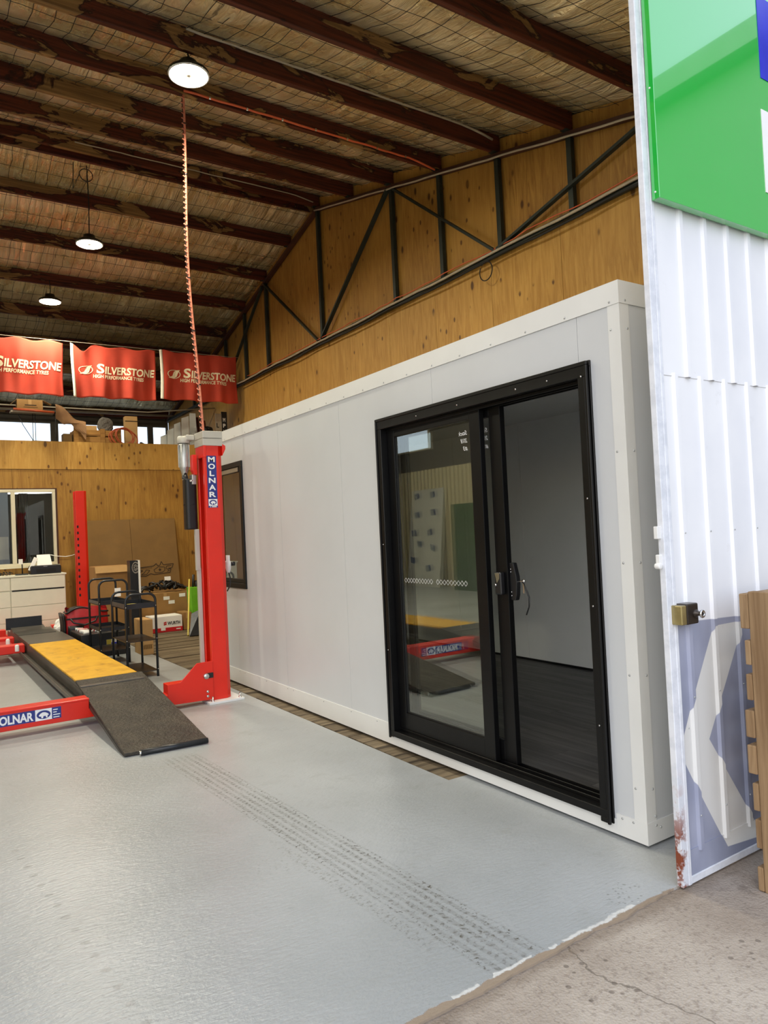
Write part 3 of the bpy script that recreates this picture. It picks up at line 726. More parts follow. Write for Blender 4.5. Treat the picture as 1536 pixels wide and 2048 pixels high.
# ================================================================== ROOF TRUSS, CONDUITS, LAMPS
TX = 5.28
tr = thing('roof_truss', 'dark green steel truss standing against the plywood side wall', 'truss', (TX, RIDGE, ZC))
posts = [RIDGE + 0.985 * i for i in (-7, -6, -5, -4, -3, -2, 0, 2, 3, 4, 5, 6)]
for py in posts:
    MB().box(TX - 0.02, TX + 0.03, py - 0.03, py + 0.03, ZC + 0.02, chord(py) - 0.015).build('post', 'steel', tr, 0.003)
for (ya, za), (yb, zb), w in (((11.46, chord(11.46) - .02), (RIDGE + 0.08, ZC + .03), .05), ((7.55, chord(7.55) - .02), (RIDGE - 0.03, ZC + .04), .06),
                           ((11.52, chord(11.52) - .03), (13.43, ZC + .03), .05), ((7.47, chord(7.47) - .02), (5.62, ZC + .02), .045),
                           ((5.58, ZC + .02), (3.58, chord(3.58) - .02), .05), ((3.52, chord(3.5) - .02), (2.0, ZC + .02), .05)):
    MB().bar((TX - 0.03, ya, za), (TX - 0.03, yb, zb), 0.03, w, (1, 0, 0)).build('diagonal', 'steel', tr, 0.003)
for a, b in ((1.75, RIDGE), (RIDGE, YB - .05)):
    MB().bar((TX, a, chord(a)), (TX, b, chord(b)), 0.07, 0.05).build('top_chord', 'chord', tr, 0.003)
MB().box(TX - 0.03, TX + 0.03, 1.78, YB - .05, ZC - 0.035, ZC + 0.025).build('bottom_chord', 'steel', tr, 0.003)

def sagline(a, b, n, sag, jit=0.0):
    a, b = Vector(a), Vector(b); out = []
    for i in range(n + 1):
        t = i / n; p = a.lerp(b, t); p.z -= sag * math.sin(PI * t * max(1, n // 6)) ** 2
        p += Vector((0, 0, random.uniform(-jit, jit))); out.append(p)
    return out
tag(MB().tube(sagline((TX - .055, 1.85, ZC + .0), (TX - .055, 13.3, ZC + .0), 40, 0.012, 0.006), 0.014, 8).build('conduit_pipe', 'conduit'), 'grey conduit pipe strapped along the bottom chord of the truss', 'pipe')
tag(MB().tube(sagline((TX - .05, 1.85, ZC - .05), (TX - .05, 13.3, ZC - .05), 40, 0.02, 0.01), 0.012, 8).build('cable_bundle', 'black_matt'), 'black cable bundle drooping below the bottom chord of the truss', 'cable')
tag(MB().tube(sagline((TX - .045, 2.6, ZC + .05), (TX - .045, 12.3, ZC + .045), 50, 0.014, 0.012), 0.006, 6).build('orange_cable', 'orange_cord'), 'thin orange cable tied along the bottom chord of the truss', 'cable')
tag(MB().tube([(TX - .05, q, chord(q) - 0.03 + random.uniform(-.006, .006)) for q in np.linspace(2.0, RIDGE, 36)], 0.011, 8).build('conduit_pipe', 'conduit'), 'conduit pipe running up the sloping top chord of the truss', 'pipe')
tag(MB().tube([(TX - 0.05, 5.75 + 0.10 * math.cos(a), ZC - 0.16 + 0.10 * math.sin(a)) for a in np.linspace(0.9, 2 * PI + 0.6, 26)], 0.006, 6).build('cable_loop', 'black_matt'), 'loop of black cable hanging below the truss chord', 'cable')
def purlin_cable(name, mat, py, x0, x1, zoff, label, r=0.009, clips=0):
    pts = []; side = py - 0.036
    for i in range(25):
        t = i / 24; pts.append((x0 + (x1 - x0) * t, side, chord(py) + zoff + random.uniform(-.004, .004) - (0.05 * max(0, t - 0.9) * 10)))
    o = tag(MB().tube(pts, r, 8).build(name, mat), label, 'cable')
    return o
purlin_cable('conduit_pipe', 'conduit', PUR[4], 1.95, 5.2, 0.19, 'pale conduit clipped along the purlin above the front lamp', 0.012)
oc = purlin_cable('orange_cable', 'orange_cord', PUR[5], 2.25, 5.2, 0.06, 'orange cable clipped along a purlin to the hanging cord', 0.011)
for i in range(7):
    MB().lathe((2.5 + 0.38 * i, PUR[5] - 0.036, chord(PUR[5]) + 0.06), [(0.016, -0.008), (0.016, 0.008)], 10, 'X').build('clip', 'chrome', oc)
purlin_cable('conduit_pipe', 'conduit', RIDGE, 1.85, 5.2, 0.13, 'thin pale cable running along the ridge beam', 0.008)

def lamp(x, y, z, ztop, label):
    t = thing('high_bay_lamp', label, 'lamp', (x, y, z), 'round high bay lamps in a row')
    MB().lathe((x, y, z), [(0.165, 0.0), (0.165, 0.022), (0.12, 0.05), (0.075, 0.06), (0.07, 0.11), (0.0, 0.115)], 32).build('housing', 'black', t)
    MB().lathe((x, y, z), [(0.150, -0.002), (0.035, -0.002)], 40).build('led_ring', 'lamp', t, fixn=False)
    MB().lathe((x, y, z), [(0.165, 0.0), (0.163, -0.008), (0.152, -0.008), (0.150, -0.001)], 40).build('rim', 'white_paint', t)
    MB().lathe((x, y, z), [(0.035, -0.002), (0.03, -0.008), (0.0, -0.008)], 20).build('sensor_cap', 'cap_grey', t)
    MB().tube([(x, y, z + 0.11), (x + 0.01, y, (z + ztop) / 2), (x, y, ztop)], 0.007, 6).build('hanger', 'black_matt', t)
lamp(2.01, 5.67, 5.25, chord(5.55) + 0.1, 'glowing round lamp mounted close under the roof purlins')
lamp(2.02, 9.65, 5.28, chord(9.65) + 0.0, 'glowing round lamp on a long cable below the ridge beam')
lamp(1.95, 12.30, 5.3, chord(12.4) + 0.05, 'glowing round lamp on a short cable above the red flags')
for q, lab in ((5.67, 'added unseen round lamp over the lift side away from the cabin, by the shed front'), (9.65, 'added unseen round lamp below the ridge, on the side away from the cabin'), (12.3, 'added unseen round lamp towards the rear, on the side away from the cabin')):
    lamp(-2.2, q, 5.27, chord(q) + 0.02, lab)  # second lamp row added out of view to brighten cabin front and left wall

hc = thing('hanging_power_cord', 'salmon power cord with cable ties dropping to the red lift post', 'cord', (2.25, 6.4, 2.42))
N = 90; core = []; hel = []
for i in range(N + 1):
    t = i / N; z = 5.60 + (2.42 - 5.60) * t
    x = 2.245 - 0.04 * math.sin(PI * t) + 0.008 * math.sin(t * 9); yv = 6.50 - 0.16 * t
    core.append((x, yv, z)); a = t * 2 * PI * 60
for i in range(N * 6 + 1):
    t = i / (N * 6); z = 5.60 + (2.42 - 5.60) * t; x = 2.245 - 0.04 * math.sin(PI * t) + 0.008 * math.sin(t * 9); yv = 6.50 - 0.16 * t
    a = t * 2 * PI * 62; hel.append((x - 0.012 + 0.012 * math.cos(a), yv + 0.012 * math.sin(a), z))
MB().tube(core, 0.011, 8).build('cord', 'pink_cord', hc)
MB().tube([(p[0] - 0.006, p[1] + .012, p[2]) for p in core], 0.009, 6).build('black_core', 'black_matt', hc)
MB().tube(hel, 0.005, 5).build('spiral_wrap', 'pink_cord', hc)
for i in range(8, N, 14): MB().lathe(core[i], [(0.017, -.006), (0.017, .006)], 10).build('cable_tie', 'black', hc)
tag(MB().tube([(1.85, 9.6, 6.28), (1.84, 9.62, 5.95)] + [(2.0 + 0.08 * math.cos(a), 9.60, 6.15 + 0.08 * math.sin(a)) for a in np.linspace(PI, 3.4 * PI, 24)], 0.006, 6).build('cable_loop', 'black_matt'), 'coil of black cable hung on the ridge beam', 'cable')

# ================================================================== FLAGS
FY = 12.7
def flag(x0, x1, zt, zb, seed, label, hem):
    t = thing('banner_flag', label, 'flag', ((x0 + x1) / 2, FY, zb), 'red flags hung on a line')
    rr = random.Random(seed); ph1, ph2 = rr.uniform(0, 6), rr.uniform(0, 6); dip = rr.uniform(0.2, 0.8)
    def surf(u, v, off=0.0):    # u 0..1 across, v 0..1 up
        x = x0 + (x1 - x0) * u + 0.02 * math.sin(v * 3 + ph2) * (1 - v) * (2 * u - 1)
        fold = 0.034 * math.sin(u * 17 + ph1 + (1 - v) * 1.5) * (0.35 + 0.65 * (1 - v)) + 0.016 * math.sin(u * 37 + ph2) * (1 - v)
        fold += 0.03 * math.sin(PI * u) * math.sin(v * 4 + ph1)
        zz = zb + (zt - zb) * v - 0.035 * math.sin(u * 3 * PI + ph1) ** 2 * v ** 4
        if hem == 'dip': zz -= 0.11 * math.exp(-((u - 0.14) / 0.075) ** 2) * v ** 3; fold -= 0.03 * math.exp(-((u - 0.14) / 0.06) ** 2) * v
        zz += 0.012 * math.sin(u * 17 + ph1) * (1 - v)
        return (x, FY + fold - off, zz)
    MB().grid(lambda a, b: surf(a, b), 70, 36).build('cloth', 'flag', t, solid=0.003)
    MB().grid(lambda a, b: surf(-0.004 + a * 0.034, b, 0.004), 2, 36).build('hem', 'flag_hem', t, solid=0.003)
    W, Hh = x1 - x0, zt - zb
    fn = lambda x, y: surf(0.28 + x, 0.46 + y * W / Hh, 0.006)
    tx = MB(); put_text(tx, 'S', 0.165, fn, 0.03, width=0.085, shear=0.12, sub=3)
    put_text(tx, 'ILVERSTONE', 0.13, lambda x, y: surf(0.375 + x, 0.46 + y * W / Hh, 0.006), 0.03, width=0.60, shear=0.12, sub=3)
    put_text(tx, 'HIGH PERFORMANCE TYRES', 0.06, lambda x, y: surf(0.24 + x, 0.365 + y * W / Hh, 0.006), 0.025, width=0.60, shear=0.1, sub=3)
    tx.build('lettering', 'flag_white', t, fixn=False)
    em = MB(); fe = lambda x, y: surf(0.16 + x, 0.52 + y * W / Hh, 0.006)
    ellipse(em, fe, 0, 0, 0.085, 0.055, 30, 0.88)
    poly(em, fe, [(-0.075, -0.05), (-0.02, -0.02), (0.0, 0.03), (0.03, 0.052), (0.078, 0.055), (0.055, 0.02), (0.035, -0.03), (0.0, -0.052)])
    em.build('emblem', 'flag_white', t, fixn=False)
flag(0.78, 2.18, 4.785, 3.885, 3, 'red flag on the line, furthest from the plywood side wall', 'none')
flag(2.30, 3.69, 4.79, 3.885, 5, 'red flag hanging between two others, its top edge sagging', 'dip')
flag(3.77, 5.20, 4.815, 3.93, 9, 'red flag hanging against the plywood side wall', 'none')
tag(MB().tube([(x, FY + 0.01, 4.80 + 0.0) for x in np.linspace(-1.5, 5.26, 20)], 0.004, 6).build('flag_line', 'conduit'), 'thin line that the red flags hang from', 'line')

# ================================================================== PORTABLE CABIN
CX0, CX1, CY0, CY1, CZ0, CZ1 = 2.664, 5.20, 2.073, 7.42, 0.025, 2.51
cab = thing('portable_cabin', 'pale grey portable cabin with black sliding glass door, along the plywood wall', 'cabin', ((CX0 + CX1) / 2, (CY0 + CY1) / 2, 0))
DO = (2.275, 4.045, 0.085, 2.165)          # door opening  (y0,y1,z0,z1)
WO = (6.50, 7.16, 0.975, 2.14)             # window opening
seams = [CY0, 2.318, 3.464, 4.60, 5.66, 6.73, CY1]
T = 0.052
for a, b in zip(seams[:-1], seams[1:]):
    mb = MB(); rects = [(a + 0.0012, b - 0.0012, CZ0, CZ1)]
    for h in (DO, WO):
        nr = []
        for r in rects: nr += rect_minus(r, h)
        rects = nr
    if len(rects) == 2 and rects[0][0] == rects[1][0]:
        for r in rects: MB().box(CX0, CX0 + T, *r).build('wall_panel', 'panel', cab)
        continue
    for r in rects: mb.box(CX0, CX0 + T, r[0], r[1], r[2], r[3])
    mb.build('wall_panel', 'panel', cab)
for a, b in ((CX0 + T, 3.8), (3.8, CX1)):
    MB().box(a + .001, b - .001, CY0, CY0 + T, CZ0, CZ1).build('wall_panel', 'panel', cab)
    MB().box(a + .001, b - .001, CY1 - T, CY1, CZ0, CZ1).build('wall_panel', 'panel', cab)
y = CY0 + T
while y < CY1 - T - 0.01:      # back wall panels, 1.1 m wide with visible joints
    b = min(y + 1.06, CY1 - T); MB().box(CX1 - T, CX1, y + .002, b - .002, CZ0, CZ1 - 0.05).build('wall_panel', 'panel_in', cab); y = b
box('roof_panel', 'panel_in', cab, CX0 + T, CX1, CY0 + T, CY1 - T, CZ1 - 0.06, CZ1)
box('floor_frame', 'trim', cab, CX0 + T, CX1 - T, CY0 + T, CY1 - T, CZ0, 0.066)
for x0 in (2.8, 3.9, 5.0): box('skid', 'black_matt', cab, x0, x0 + 0.12, CY0 + 0.1, CY1 - 0.1, 0.0, CZ0)
x = CX0 + T; k = 0
while x < CX1 - T - 0.01:      # interior plank floor
    b = min(x + 0.18, CX1 - T); off = (k * 0.47) % 1.2; yy = CY0 + T
    cuts = [CY0 + T] + [CY0 + T + off + 1.2 * j for j in range(6) if CY0 + T + 0.1 < CY0 + T + off + 1.2 * j < CY1 - T - 0.1] + [CY1 - T]
    for a, c in zip(cuts[:-1], cuts[1:]): MB().box(x + .0008, b - .0008, a + .0008, c - .0008, 0.066, 0.080).build('floor_plank', 'vinyl', cab)
    x = b; k += 1
box('skirting', 'black', cab, CX1 - T - 0.012, CX1 - T, CY0 + T, CY1 - T, 0.08, 0.10)
# trims: folded angles, proud of the panels
e = 0.003
ct = MB().box(CX0 - e, CX0, CY0 - e, CY0 + 0.062, CZ0 + .085, CZ1 - 0.10).box(CX0, CX0 + 0.062, CY0 - e, CY0, CZ0 + .085, CZ1 - 0.10).build('corner_trim', 'trim', cab)
tt = MB().box(CX0 - 2 * e, CX0, CY0 - 2 * e, CY1, CZ1 - 0.10, CZ1 + e).box(CX0, CX1, CY0 - 2 * e, CY0, CZ1 - 0.10, CZ1 + e).box(CX0, CX1, CY0, CY1, CZ1 + .0005, CZ1 + e).build('top_trim', 'trim', cab)
bt = MB().box(CX0 - 2 * e, CX0, CY0 - 2 * e, CY1, CZ0 - .01, CZ0 + 0.058).box(CX0, CX1, CY0 - 2 * e, CY0, CZ0 - .01, CZ0 + 0.085).build('base_trim', 'trim', cab)
bt2 = MB().box(CX0 - 2 * e, CX0, CY0 - 2 * e, DO[0] - .04, CZ0 + 0.058, CZ0 + 0.085).build('base_trim', 'trim', cab)
MB().box(CX0 - 2 * e, CX0, DO[1] + .04, CY1, CZ0 + 0.058, CZ0 + .125).build('base_trim', 'trim', cab)
rivets('rivet', ct, [(CX0 - e, CY0 + 0.048, z) for z in (0.25, 0.75, 1.25, 1.75, 2.3)], 'X')
rivets('rivet', ct, [(CX0 + 0.048, CY0 - e, z) for z in (0.25, 0.75, 1.25, 1.75, 2.3)], 'Y')
rivets('rivet', tt, [(CX0 - 2 * e, q, CZ1 - 0.085) for q in np.arange(2.12, 7.4, 0.265)], 'X')
rivets('rivet', tt, [(q, CY0 - 2 * e, CZ1 - 0.085) for q in (2.70, 2.95, 3.4)], 'Y')
rivets('rivet', bt, [(CX0 - 2 * e, q, CZ0 + 0.11) for q in (4.25, 4.60, 5.02, 5.55, 5.66, 6.1, 6.6, 6.73)] + [(CX0 - 2 * e, 2.14, CZ0 + .07), (CX0 - 2 * e, 2.2, CZ0 + .07)], 'X')
rivets('rivet', bt, [(2.72, CY0 - 2 * e, 0.09), (2.75, CY0 - 2 * e, 0.075), (2.72, CY0 - 2 * e, 0.13), (3.2, CY0 - 2 * e, 0.09)], 'Y')

# ---- sliding door
df = MB(); y0, y1, z0, z1 = 2.245, 4.072, 0.068, 2.192
fl = 0.028
for a, b, c, d in ((y0, y1, z1 - fl, z1), (y0, y0 + fl, z0 - .01, z1 - fl), (y1 - fl, y1, z0, z1 - fl)): df.box(CX0 - 0.012, CX0 - 0.001, a, b, c, d)
for a, b, c, d in ((y0 + .015, y1 - .015, z1 - 0.075, z1 - .012), (y0 + .015, y1 - .015, z0 + .012, z0 + 0.05), (y0 + .022, y0 + 0.062, z0 + .05, z1 - .075), (y0 + .022, y0 + 0.062, z0 - .01, z0 + .012), (y1 - 0.062, y1 - .022, z0 + .05, z1 - .075)):
    df.box(CX0 - 0.028, CX0 + 0.115, a, b, c, d)
# lips and track ribs
for xo in (0.02, 0.066, 0.108):
    df.box(CX0 + xo, CX0 + xo + 0.006, y0 + .06, y1 - .06, z0 + .05, z0 + 0.066); df.box(CX0 + xo, CX0 + xo + 0.006, y0 + .06, y1 - .06, z1 - 0.092, z1 - 0.075)
df.box(CX0 - 0.034, CX0 - 0.02, y0 + .004, y1 - .004, z1 - .022, z1 - .004)
df.box(CX0 - 0.034, CX0 - 0.02, y0 + .004, y0 + .018, z0 - .012, z1 - .022); df.box(CX0 - 0.034, CX0 - 0.02, y1 - .018, y1 - .004, z0, z1 - .022)
dfo = df.build('door_frame', 'black_alu', cab, 0.002, 1)
rivets('screw', dfo, [(CX0 - 0.029, q, z1 - .05) for q in (2.5, 2.72, 3.2, 3.6)] + [(CX0 - 0.029, y0 + .04, z) for z in (0.5, 1.05, 1.55, 2.12)] + [(CX0 - .029, y1 - .035, z) for z in (.65, 1.35)], 'X', 0.005, 0.002, 'chrome')
def leaf(xa, ya, yb, sl, sr, label):
    """glazed leaf between ya and yb; sl/sr stile widths at the far/near end"""
    f = MB(); zb, zt = z0 + 0.066, z1 - 0.085
    f.box(xa, xa + 0.036, ya, ya + sr, zb, zt); f.box(xa, xa + 0.036, yb - sl, yb, zb, zt)
    f.box(xa + .001, xa + 0.035, ya + sr, yb - sl, zb, zb + 0.11); f.box(xa + .001, xa + 0.035, ya + sr, yb - sl, zt - 0.05, zt)
    o = f.build('sliding_leaf', 'black_alu', cab, 0.003)
    o['label'] = label
    MB().box(xa + 0.015, xa + 0.021, ya + sr - .005, yb - sl + .005, zb + 0.10, zt - 0.045).build('glass_pane', 'glass', o)
    mb = MB()
    for a, b, c, d in ((ya + sr, yb - sl, zb + .11, zb + .116), (ya + sr, ya + sr + .005, zb + .11, zt - .05), (yb - sl - .005, yb - sl, zb + .11, zt - .05)): mb.box(xa + 0.010, xa + 0.026, a, b, c, d)
    mb.build('gasket', 'black_matt', o)
    return o
L1 = leaf(CX0 + 0.024, 3.075, 4.008, 0.075, 0.088, 'outer glazed leaf'); L2 = leaf(CX0 + 0.070, 2.955, 3.93, 0.06, 0.092, 'inner glazed leaf slid open')
dm = MB()
def diamond(yc, zc, h=0.0165, w=0.0017):
    fn = lambda a, b: (CX0 + 0.024 + 0.0135, yc - a, zc + b)
    o = [(0, h), (h, 0), (0, -h), (-h, 0)]; q = h - w * 1.5; i_ = [(0, q), (q, 0), (0, -q), (-q, 0)]
    dm.add([fn(*p) for p in o + i_], [(k, (k + 1) % 4, 4 + (k + 1) % 4, 4 + k) for k in range(4)])
for i in range(10): diamond(3.885 - i * 0.0305, 1.112)
for i in range(9): diamond(3.545 - i * 0.0335, 1.112)
dmo = dm.build('safety_diamonds', 'white', L1, fixn=False); dmo['kind'] = 'stuff'
for leafo, xx, yy in ((L1, CX0 + 0.0375, 3.20), (L2, CX0 + 0.0835, 3.075)):
    tx = MB()
    for i, (s, w) in enumerate((('Stack', 0.075), ('2018', 0.055), ('#3', 0.035))):
        put_text(tx, s, 0.036, lambda a, b, i=i: (xx, yy + a, 1.975 - 0.045 * i + b), 0.0, width=w, shear=0.3)   # written on the inner face, so mirrored
    tx.build('marker_note', 'white', leafo, fixn=False)
lkb = MB().box(CX0 + 0.036, CX0 + 0.07, 2.975, 3.028, 1.06, 1.185).build('lock_plate', 'black', L2, 0.01, 3)
MB().prism([(CX0 + 0.034, 3.02, 1.18), (CX0 + 0.034, 2.982, 1.18), (CX0 + 0.034, 2.985, 1.15), (CX0 + 0.034, 3.005, 1.125)], (0.004, 0, 0)).build('thumb_turn', 'chrome', L2)
MB().lathe((CX0 + 0.035, 3.018, 1.115), [(0.0, -.003), (0.007, -.003), (0.007, .003)], 12, 'X').build('cylinder', 'chrome', L2)
MB().prism([(CX0 + 0.085, 2.955, 1.235), (CX0 + 0.085, 2.925, 1.235), (CX0 + 0.085, 2.905, 1.16), (CX0 + 0.085, 2.902, 1.12), (CX0 + 0.085, 2.908, 1.06), (CX0 + 0.085, 2.918, 1.03), (CX0 + 0.085, 2.955, 1.03)], (0.03, 0, 0)).build('pull_handle', 'black', L2, 0.004)
rivets('screw', L2, [(CX0 + 0.084, 2.945, z) for z in (1.20, 1.185, 1.075, 1.055)], 'X', 0.004, 0.002, 'chrome')
kx = CX0 + 0.10
MB().box(kx, kx + .003, 2.862, 2.872, 1.07, 1.13).lathe((kx + .0015, 2.868, 1.135), [(0.0, -.002), (0.011, -.002), (0.011, .002), (0, .002)], 12, 'X').bar((kx, 2.905, 1.132), (kx, 2.868, 1.135), 0.004, 0.004).build('key', 'chrome', L2)
MB().tube([(kx, 2.866, 1.13), (kx, 2.853, 1.10), (kx, 2.838, 1.075), (kx, 2.828, 1.05), (kx, 2.832, 1.00), (kx, 2.855, 0.955)], 0.004, 6).build('key_cord', 'black', L2)

# ---- cabin window
wf = MB(); a0, a1, b0, b1 = 6.47, 7.19, 0.945, 2.172
for a, b, c, d in ((a0, a1, b1 - .05, b1), (a0, a1, b0, b0 + .05), (a0, a0 + .05, b0 + .05, b1 - .05), (a1 - .05, a1, b0 + .05, b1 - .05)): wf.box(CX0 - 0.016, CX0 + 0.06, a, b, c, d)
for a, b, c, d in ((a0 + .05, a1 - .05, b1 - .10, b1 - .05), (a0 + .05, a1 - .05, b0 + .05, b0 + .09), (a0 + .05, a0 + .11, b0 + .09, b1 - .10)): wf.box(CX0 + 0.005, CX0 + 0.04, a, b, c, d)
wfo = wf.build('window_frame', 'black_alu', cab, 0.004)
box('head_flashing', 'conduit', wfo, CX0 - 0.002, CX0 + 0.004, a0 + .12, a1 - .05, b1 - .095, b1 - .055)
box('glass_pane', 'glass', wfo, CX0 + 0.018, CX0 + 0.024, a0 + .10, a1 - .05, b0 + .08, b1 - .09)

# ================================================================== FOUR POST LIFT
lift = thing('vehicle_lift', 'red four post vehicle lift with a yellow plated runway and black ramp', 'car lift', (0.695, 9.2, 0))
LXC = 0.695; PXI, PXO = 2.195, 2.365
def mirx(m_, x): return 2 * LXC - x if m_ else x
def lift_post(m_, yy, sgn, near):
    """C section post, mouth towards the runways. sgn=+1 for the front pair"""
    X_ = lambda x: mirx(m_, x)
    w = 0.012; ya, yb = yy, yy + 0.20
    prof = [(PXI, ya), (PXO - 0.038, ya), (PXO, ya + 0.03), (PXO, yb - 0.03), (PXO - 0.038, yb), (PXI, yb), (PXI, yb - 0.045), (PXI + w, yb - 0.045), (PXI + w, yb - w),
            (PXO - 0.043, yb - w), (PXO - w, yb - 0.035), (PXO - w, ya + 0.035), (PXO - 0.043, ya + w), (PXI + w, ya + w), (PXI + w, ya + 0.045), (PXI, ya + 0.045)]
    p = MB().prism([(X_(x), q, 0.02) for x, q in prof], (0, 0, 2.265)).build('post', 'red', lift, 0.004)
    MB().box(min(X_(2.13), X_(2.45)), max(X_(2.13), X_(2.45)), yy - 0.08, yy + 0.28, 0.0, 0.02).build('base_plate', 'white_paint' if near else 'red', p, 0.003)
    for bx, by in ((2.17, yy - 0.05), (2.42, yy - 0.05), (2.42, yy + 0.25), (2.17, yy + 0.25)):
        MB().lathe((X_(bx), by, 0.02), [(0.014, 0), (0.014, 0.012), (0.008, 0.012), (0.008, 0.045), (0, 0.045)], 6).build('anchor_bolt', 'chrome', p)
    if near: return p
    # ratchet strip with slots inside the mouth
    MB().box(min(X_(PXI - 0.004), X_(PXI)), max(X_(PXI - 0.004), X_(PXI)), yy + 0.06, yy + 0.10, 0.25, 2.15).build('ratchet_strip', 'red', p)
    for i in range(12):
        zc = 0.62 + 0.098 * i; MB().box(min(X_(PXI + 0.008), X_(PXI + 0.034)), max(X_(PXI + 0.008), X_(PXI + 0.034)), yy - 0.003, yy - 0.0005, zc, zc + 0.04).build('slot', 'black_matt', p)
    return p
NP = lift_post(False, 6.2, 1, True); FP = lift_post(False, 12.18, -1, False)
lift_post(True, 6.2, 1, True); lift_post(True, 12.18, -1, False)
# decal on the near post front face
fy_ = 6.2 - 0.002
fd = lambda x, z: (x, fy_, z); fd2 = lambda x, z: (x, fy_ - 0.0012, z); fd3 = lambda x, z: (x, fy_ - 0.002, z)
MB().add(rrect(fd, 2.217, 2.305, 1.715, 2.178), [(0, 1, 2, 3)]).build('decal_plate', 'navy', NP)
tx = MB()
for i, ch in enumerate('MOLNAR'):
    w_ = 0.044 if ch == 'L' else 0.062
    put_text(tx, ch, 0.064, lambda x, y, i=i: fd2(2.261 - w_ / 2 + x, 2.123 - 0.0625 * i + y), 0.03, width=w_)
tx.build('lettering', 'white', NP, fixn=False)
def bear(parent, fa, fb_, fc, w, h):
    MB().add(rrect(fa, 0, w, 0, h), [(0, 1, 2, 3)]).build('emblem_plate', 'white', parent, fixn=False)
    mb = MB(); ellipse(mb, fb_, w / 2, h / 2, w * 0.42, h * 0.38, 28); mb.build('emblem_ring', 'navy', parent, fixn=False)
    mb = MB(); P_ = [(.2, .45), (.3, .62), (.45, .72), (.6, .70), (.75, .58), (.82, .45), (.74, .42), (.72, .22), (.64, .22), (.62, .38), (.48, .36), (.46, .2), (.36, .2), (.35, .38), (.28, .36)]
    poly(mb, fc, [(a * w, b * h) for a, b in P_]); mb.build('emblem_bear', 'white', parent, fixn=False)
bear(NP, lambda x, z: fd2(2.221 + x, 1.731 + z), lambda x, z: fd3(2.221 + x, 1.731 + z), lambda x, z: (2.221 + x, fy_ - .003, 1.731 + z), 0.080, 0.060)
tx = MB(); [tx.add(rrect(fd2, 2.232 + a, 2.232 + b, 1.719, 1.7265), [(0, 1, 2, 3)]) for a, b in ((0, .008), (.016, .06))]; tx.build('fine_print', 'white', NP, fixn=False)
# cap, motor, tank and trunking at the near post
MB().box(PXI - 0.008, PXO + 0.004, 6.19, 6.42, 2.335, 2.40).build('post_cap', 'cap_grey', lift, 0.006)
MB().box(PXI - 0.008, PXO + 0.004, 6.192, 6.42, 2.268, 2.333).build('post_cap', 'cap_grey', lift, 0.004)
MB().box(PXI - 0.004, PXI + 0.02, 6.19, 6.41, 2.165, 2.268).build('head_plate', 'red', lift, 0.003)
MB().prism([(PXO, 6.19, 2.285), (PXO + .03, 6.19, 2.27), (PXO + .03, 6.19, 2.24), (PXO, 6.19, 2.18)], (0, 0.22, 0)).build('head_plate', 'red', lift, 0.003)
mo = MB().lathe((2.10, 6.46, 2.08), [(0.0, -0.10), (0.022, -0.10), (0.026, -0.04), (0.034, -0.01), (0.040, 0.0), (0.044, 0.02), (0.044, 0.23), (0.040, 0.235)], 24).build('motor', 'alu', lift)
for i in range(14):
    a = 2 * PI * i / 14; c, s_ = math.cos(a), math.sin(a)
    MB().bar((2.10 + 0.046 * c, 6.46 + 0.046 * s_, 2.10), (2.10 + 0.046 * c, 6.46 + 0.046 * s_, 2.30), 0.005, 0.010, (c, s_, 0)).build('cooling_fin', 'alu', mo)
MB().lathe((2.10, 6.46, 2.315), [(0.052, 0.0), (0.055, 0.012), (0.055, 0.05), (0.045, 0.064), (0.0, 0.066)], 24).build('fan_cowl', 'cap_grey', mo)
MB().box(2.11, 2.185, 6.40, 6.50, 2.34, 2.39).build('terminal_box', 'cap_grey', mo, 0.008)
MB().prism([(2.135, 6.33, 2.20), (2.175, 6.33, 2.20), (2.175, 6.33, 2.02), (2.150, 6.33, 2.02), (2.130, 6.33, 2.06)], (0, 0.06, 0)).build('motor_bracket', 'red', lift, 0.003)
MB().box(2.135, 2.175, 6.36, 6.44, 1.935, 2.025).build('valve_block', 'alu', lift, 0.004)
MB().tube([(2.118, 6.38, 1.965), (2.142, 6.37, 1.97)], 0.012, 10).build('valve_knob', 'chrome', lift)
MB().prism([(2.062 + x, 6.385 + q, 1.53) for x, q in ((.018, .02), (.036, 0), (.108, 0), (.124, .02), (.124, .09), (.108, .11), (.036, .11), (.018, .09))], (0, 0, 0.46)).build('oil_tank', 'black', lift, 0.01)
MB().lathe((2.10, 6.45, 1.99), [(0.03, 0), (0.028, 0.03), (0.018, 0.035), (0.018, 0.06)], 16).build('filler_neck', 'black', lift)
MB().lathe((2.133, 6.44, 1.755), [(0.060, -0.004), (0.060, 0.004)], 20).build('tank_band', 'black_matt', lift)
MB().box(2.160, 2.192, 6.38, 6.42, 0.33, 1.18).build('trunking', 'cap_grey', lift, 0.003)
MB().box(2.150, 2.186, 6.375, 6.415, 1.16, 1.53).build('trunking', 'cap_grey', lift, 0.003)
rg = MB().lathe((2.44, 6.36, 1.17), [(0.0, -.05), (0.016, -.05), (0.02, -.03), (0.026, 0.0), (0.026, 0.05), (0.018, 0.06), (0.018, 0.11), (0.0, 0.11)], 16).build('air_regulator', 'white_paint', lift)
MB().lathe((2.47, 6.36, 1.20), [(0.0, 0.03), (0.02, 0.03), (0.02, 0.0), (0.0, 0.0)], 14, 'X').build('regulator_knob', 'black', rg)
MB().tube([(2.44, 6.36, 1.13), (2.455, 6.36, 1.07), (2.45, 6.36, 1.0), (2.42, 6.36, 0.95)], 0.006, 6).build('air_hose', 'black', rg)
MB().tube([(2.40, 6.36, 1.22), (2.44, 6.36, 1.22)], 0.01, 8).build('regulator_stub', 'white_paint', rg)
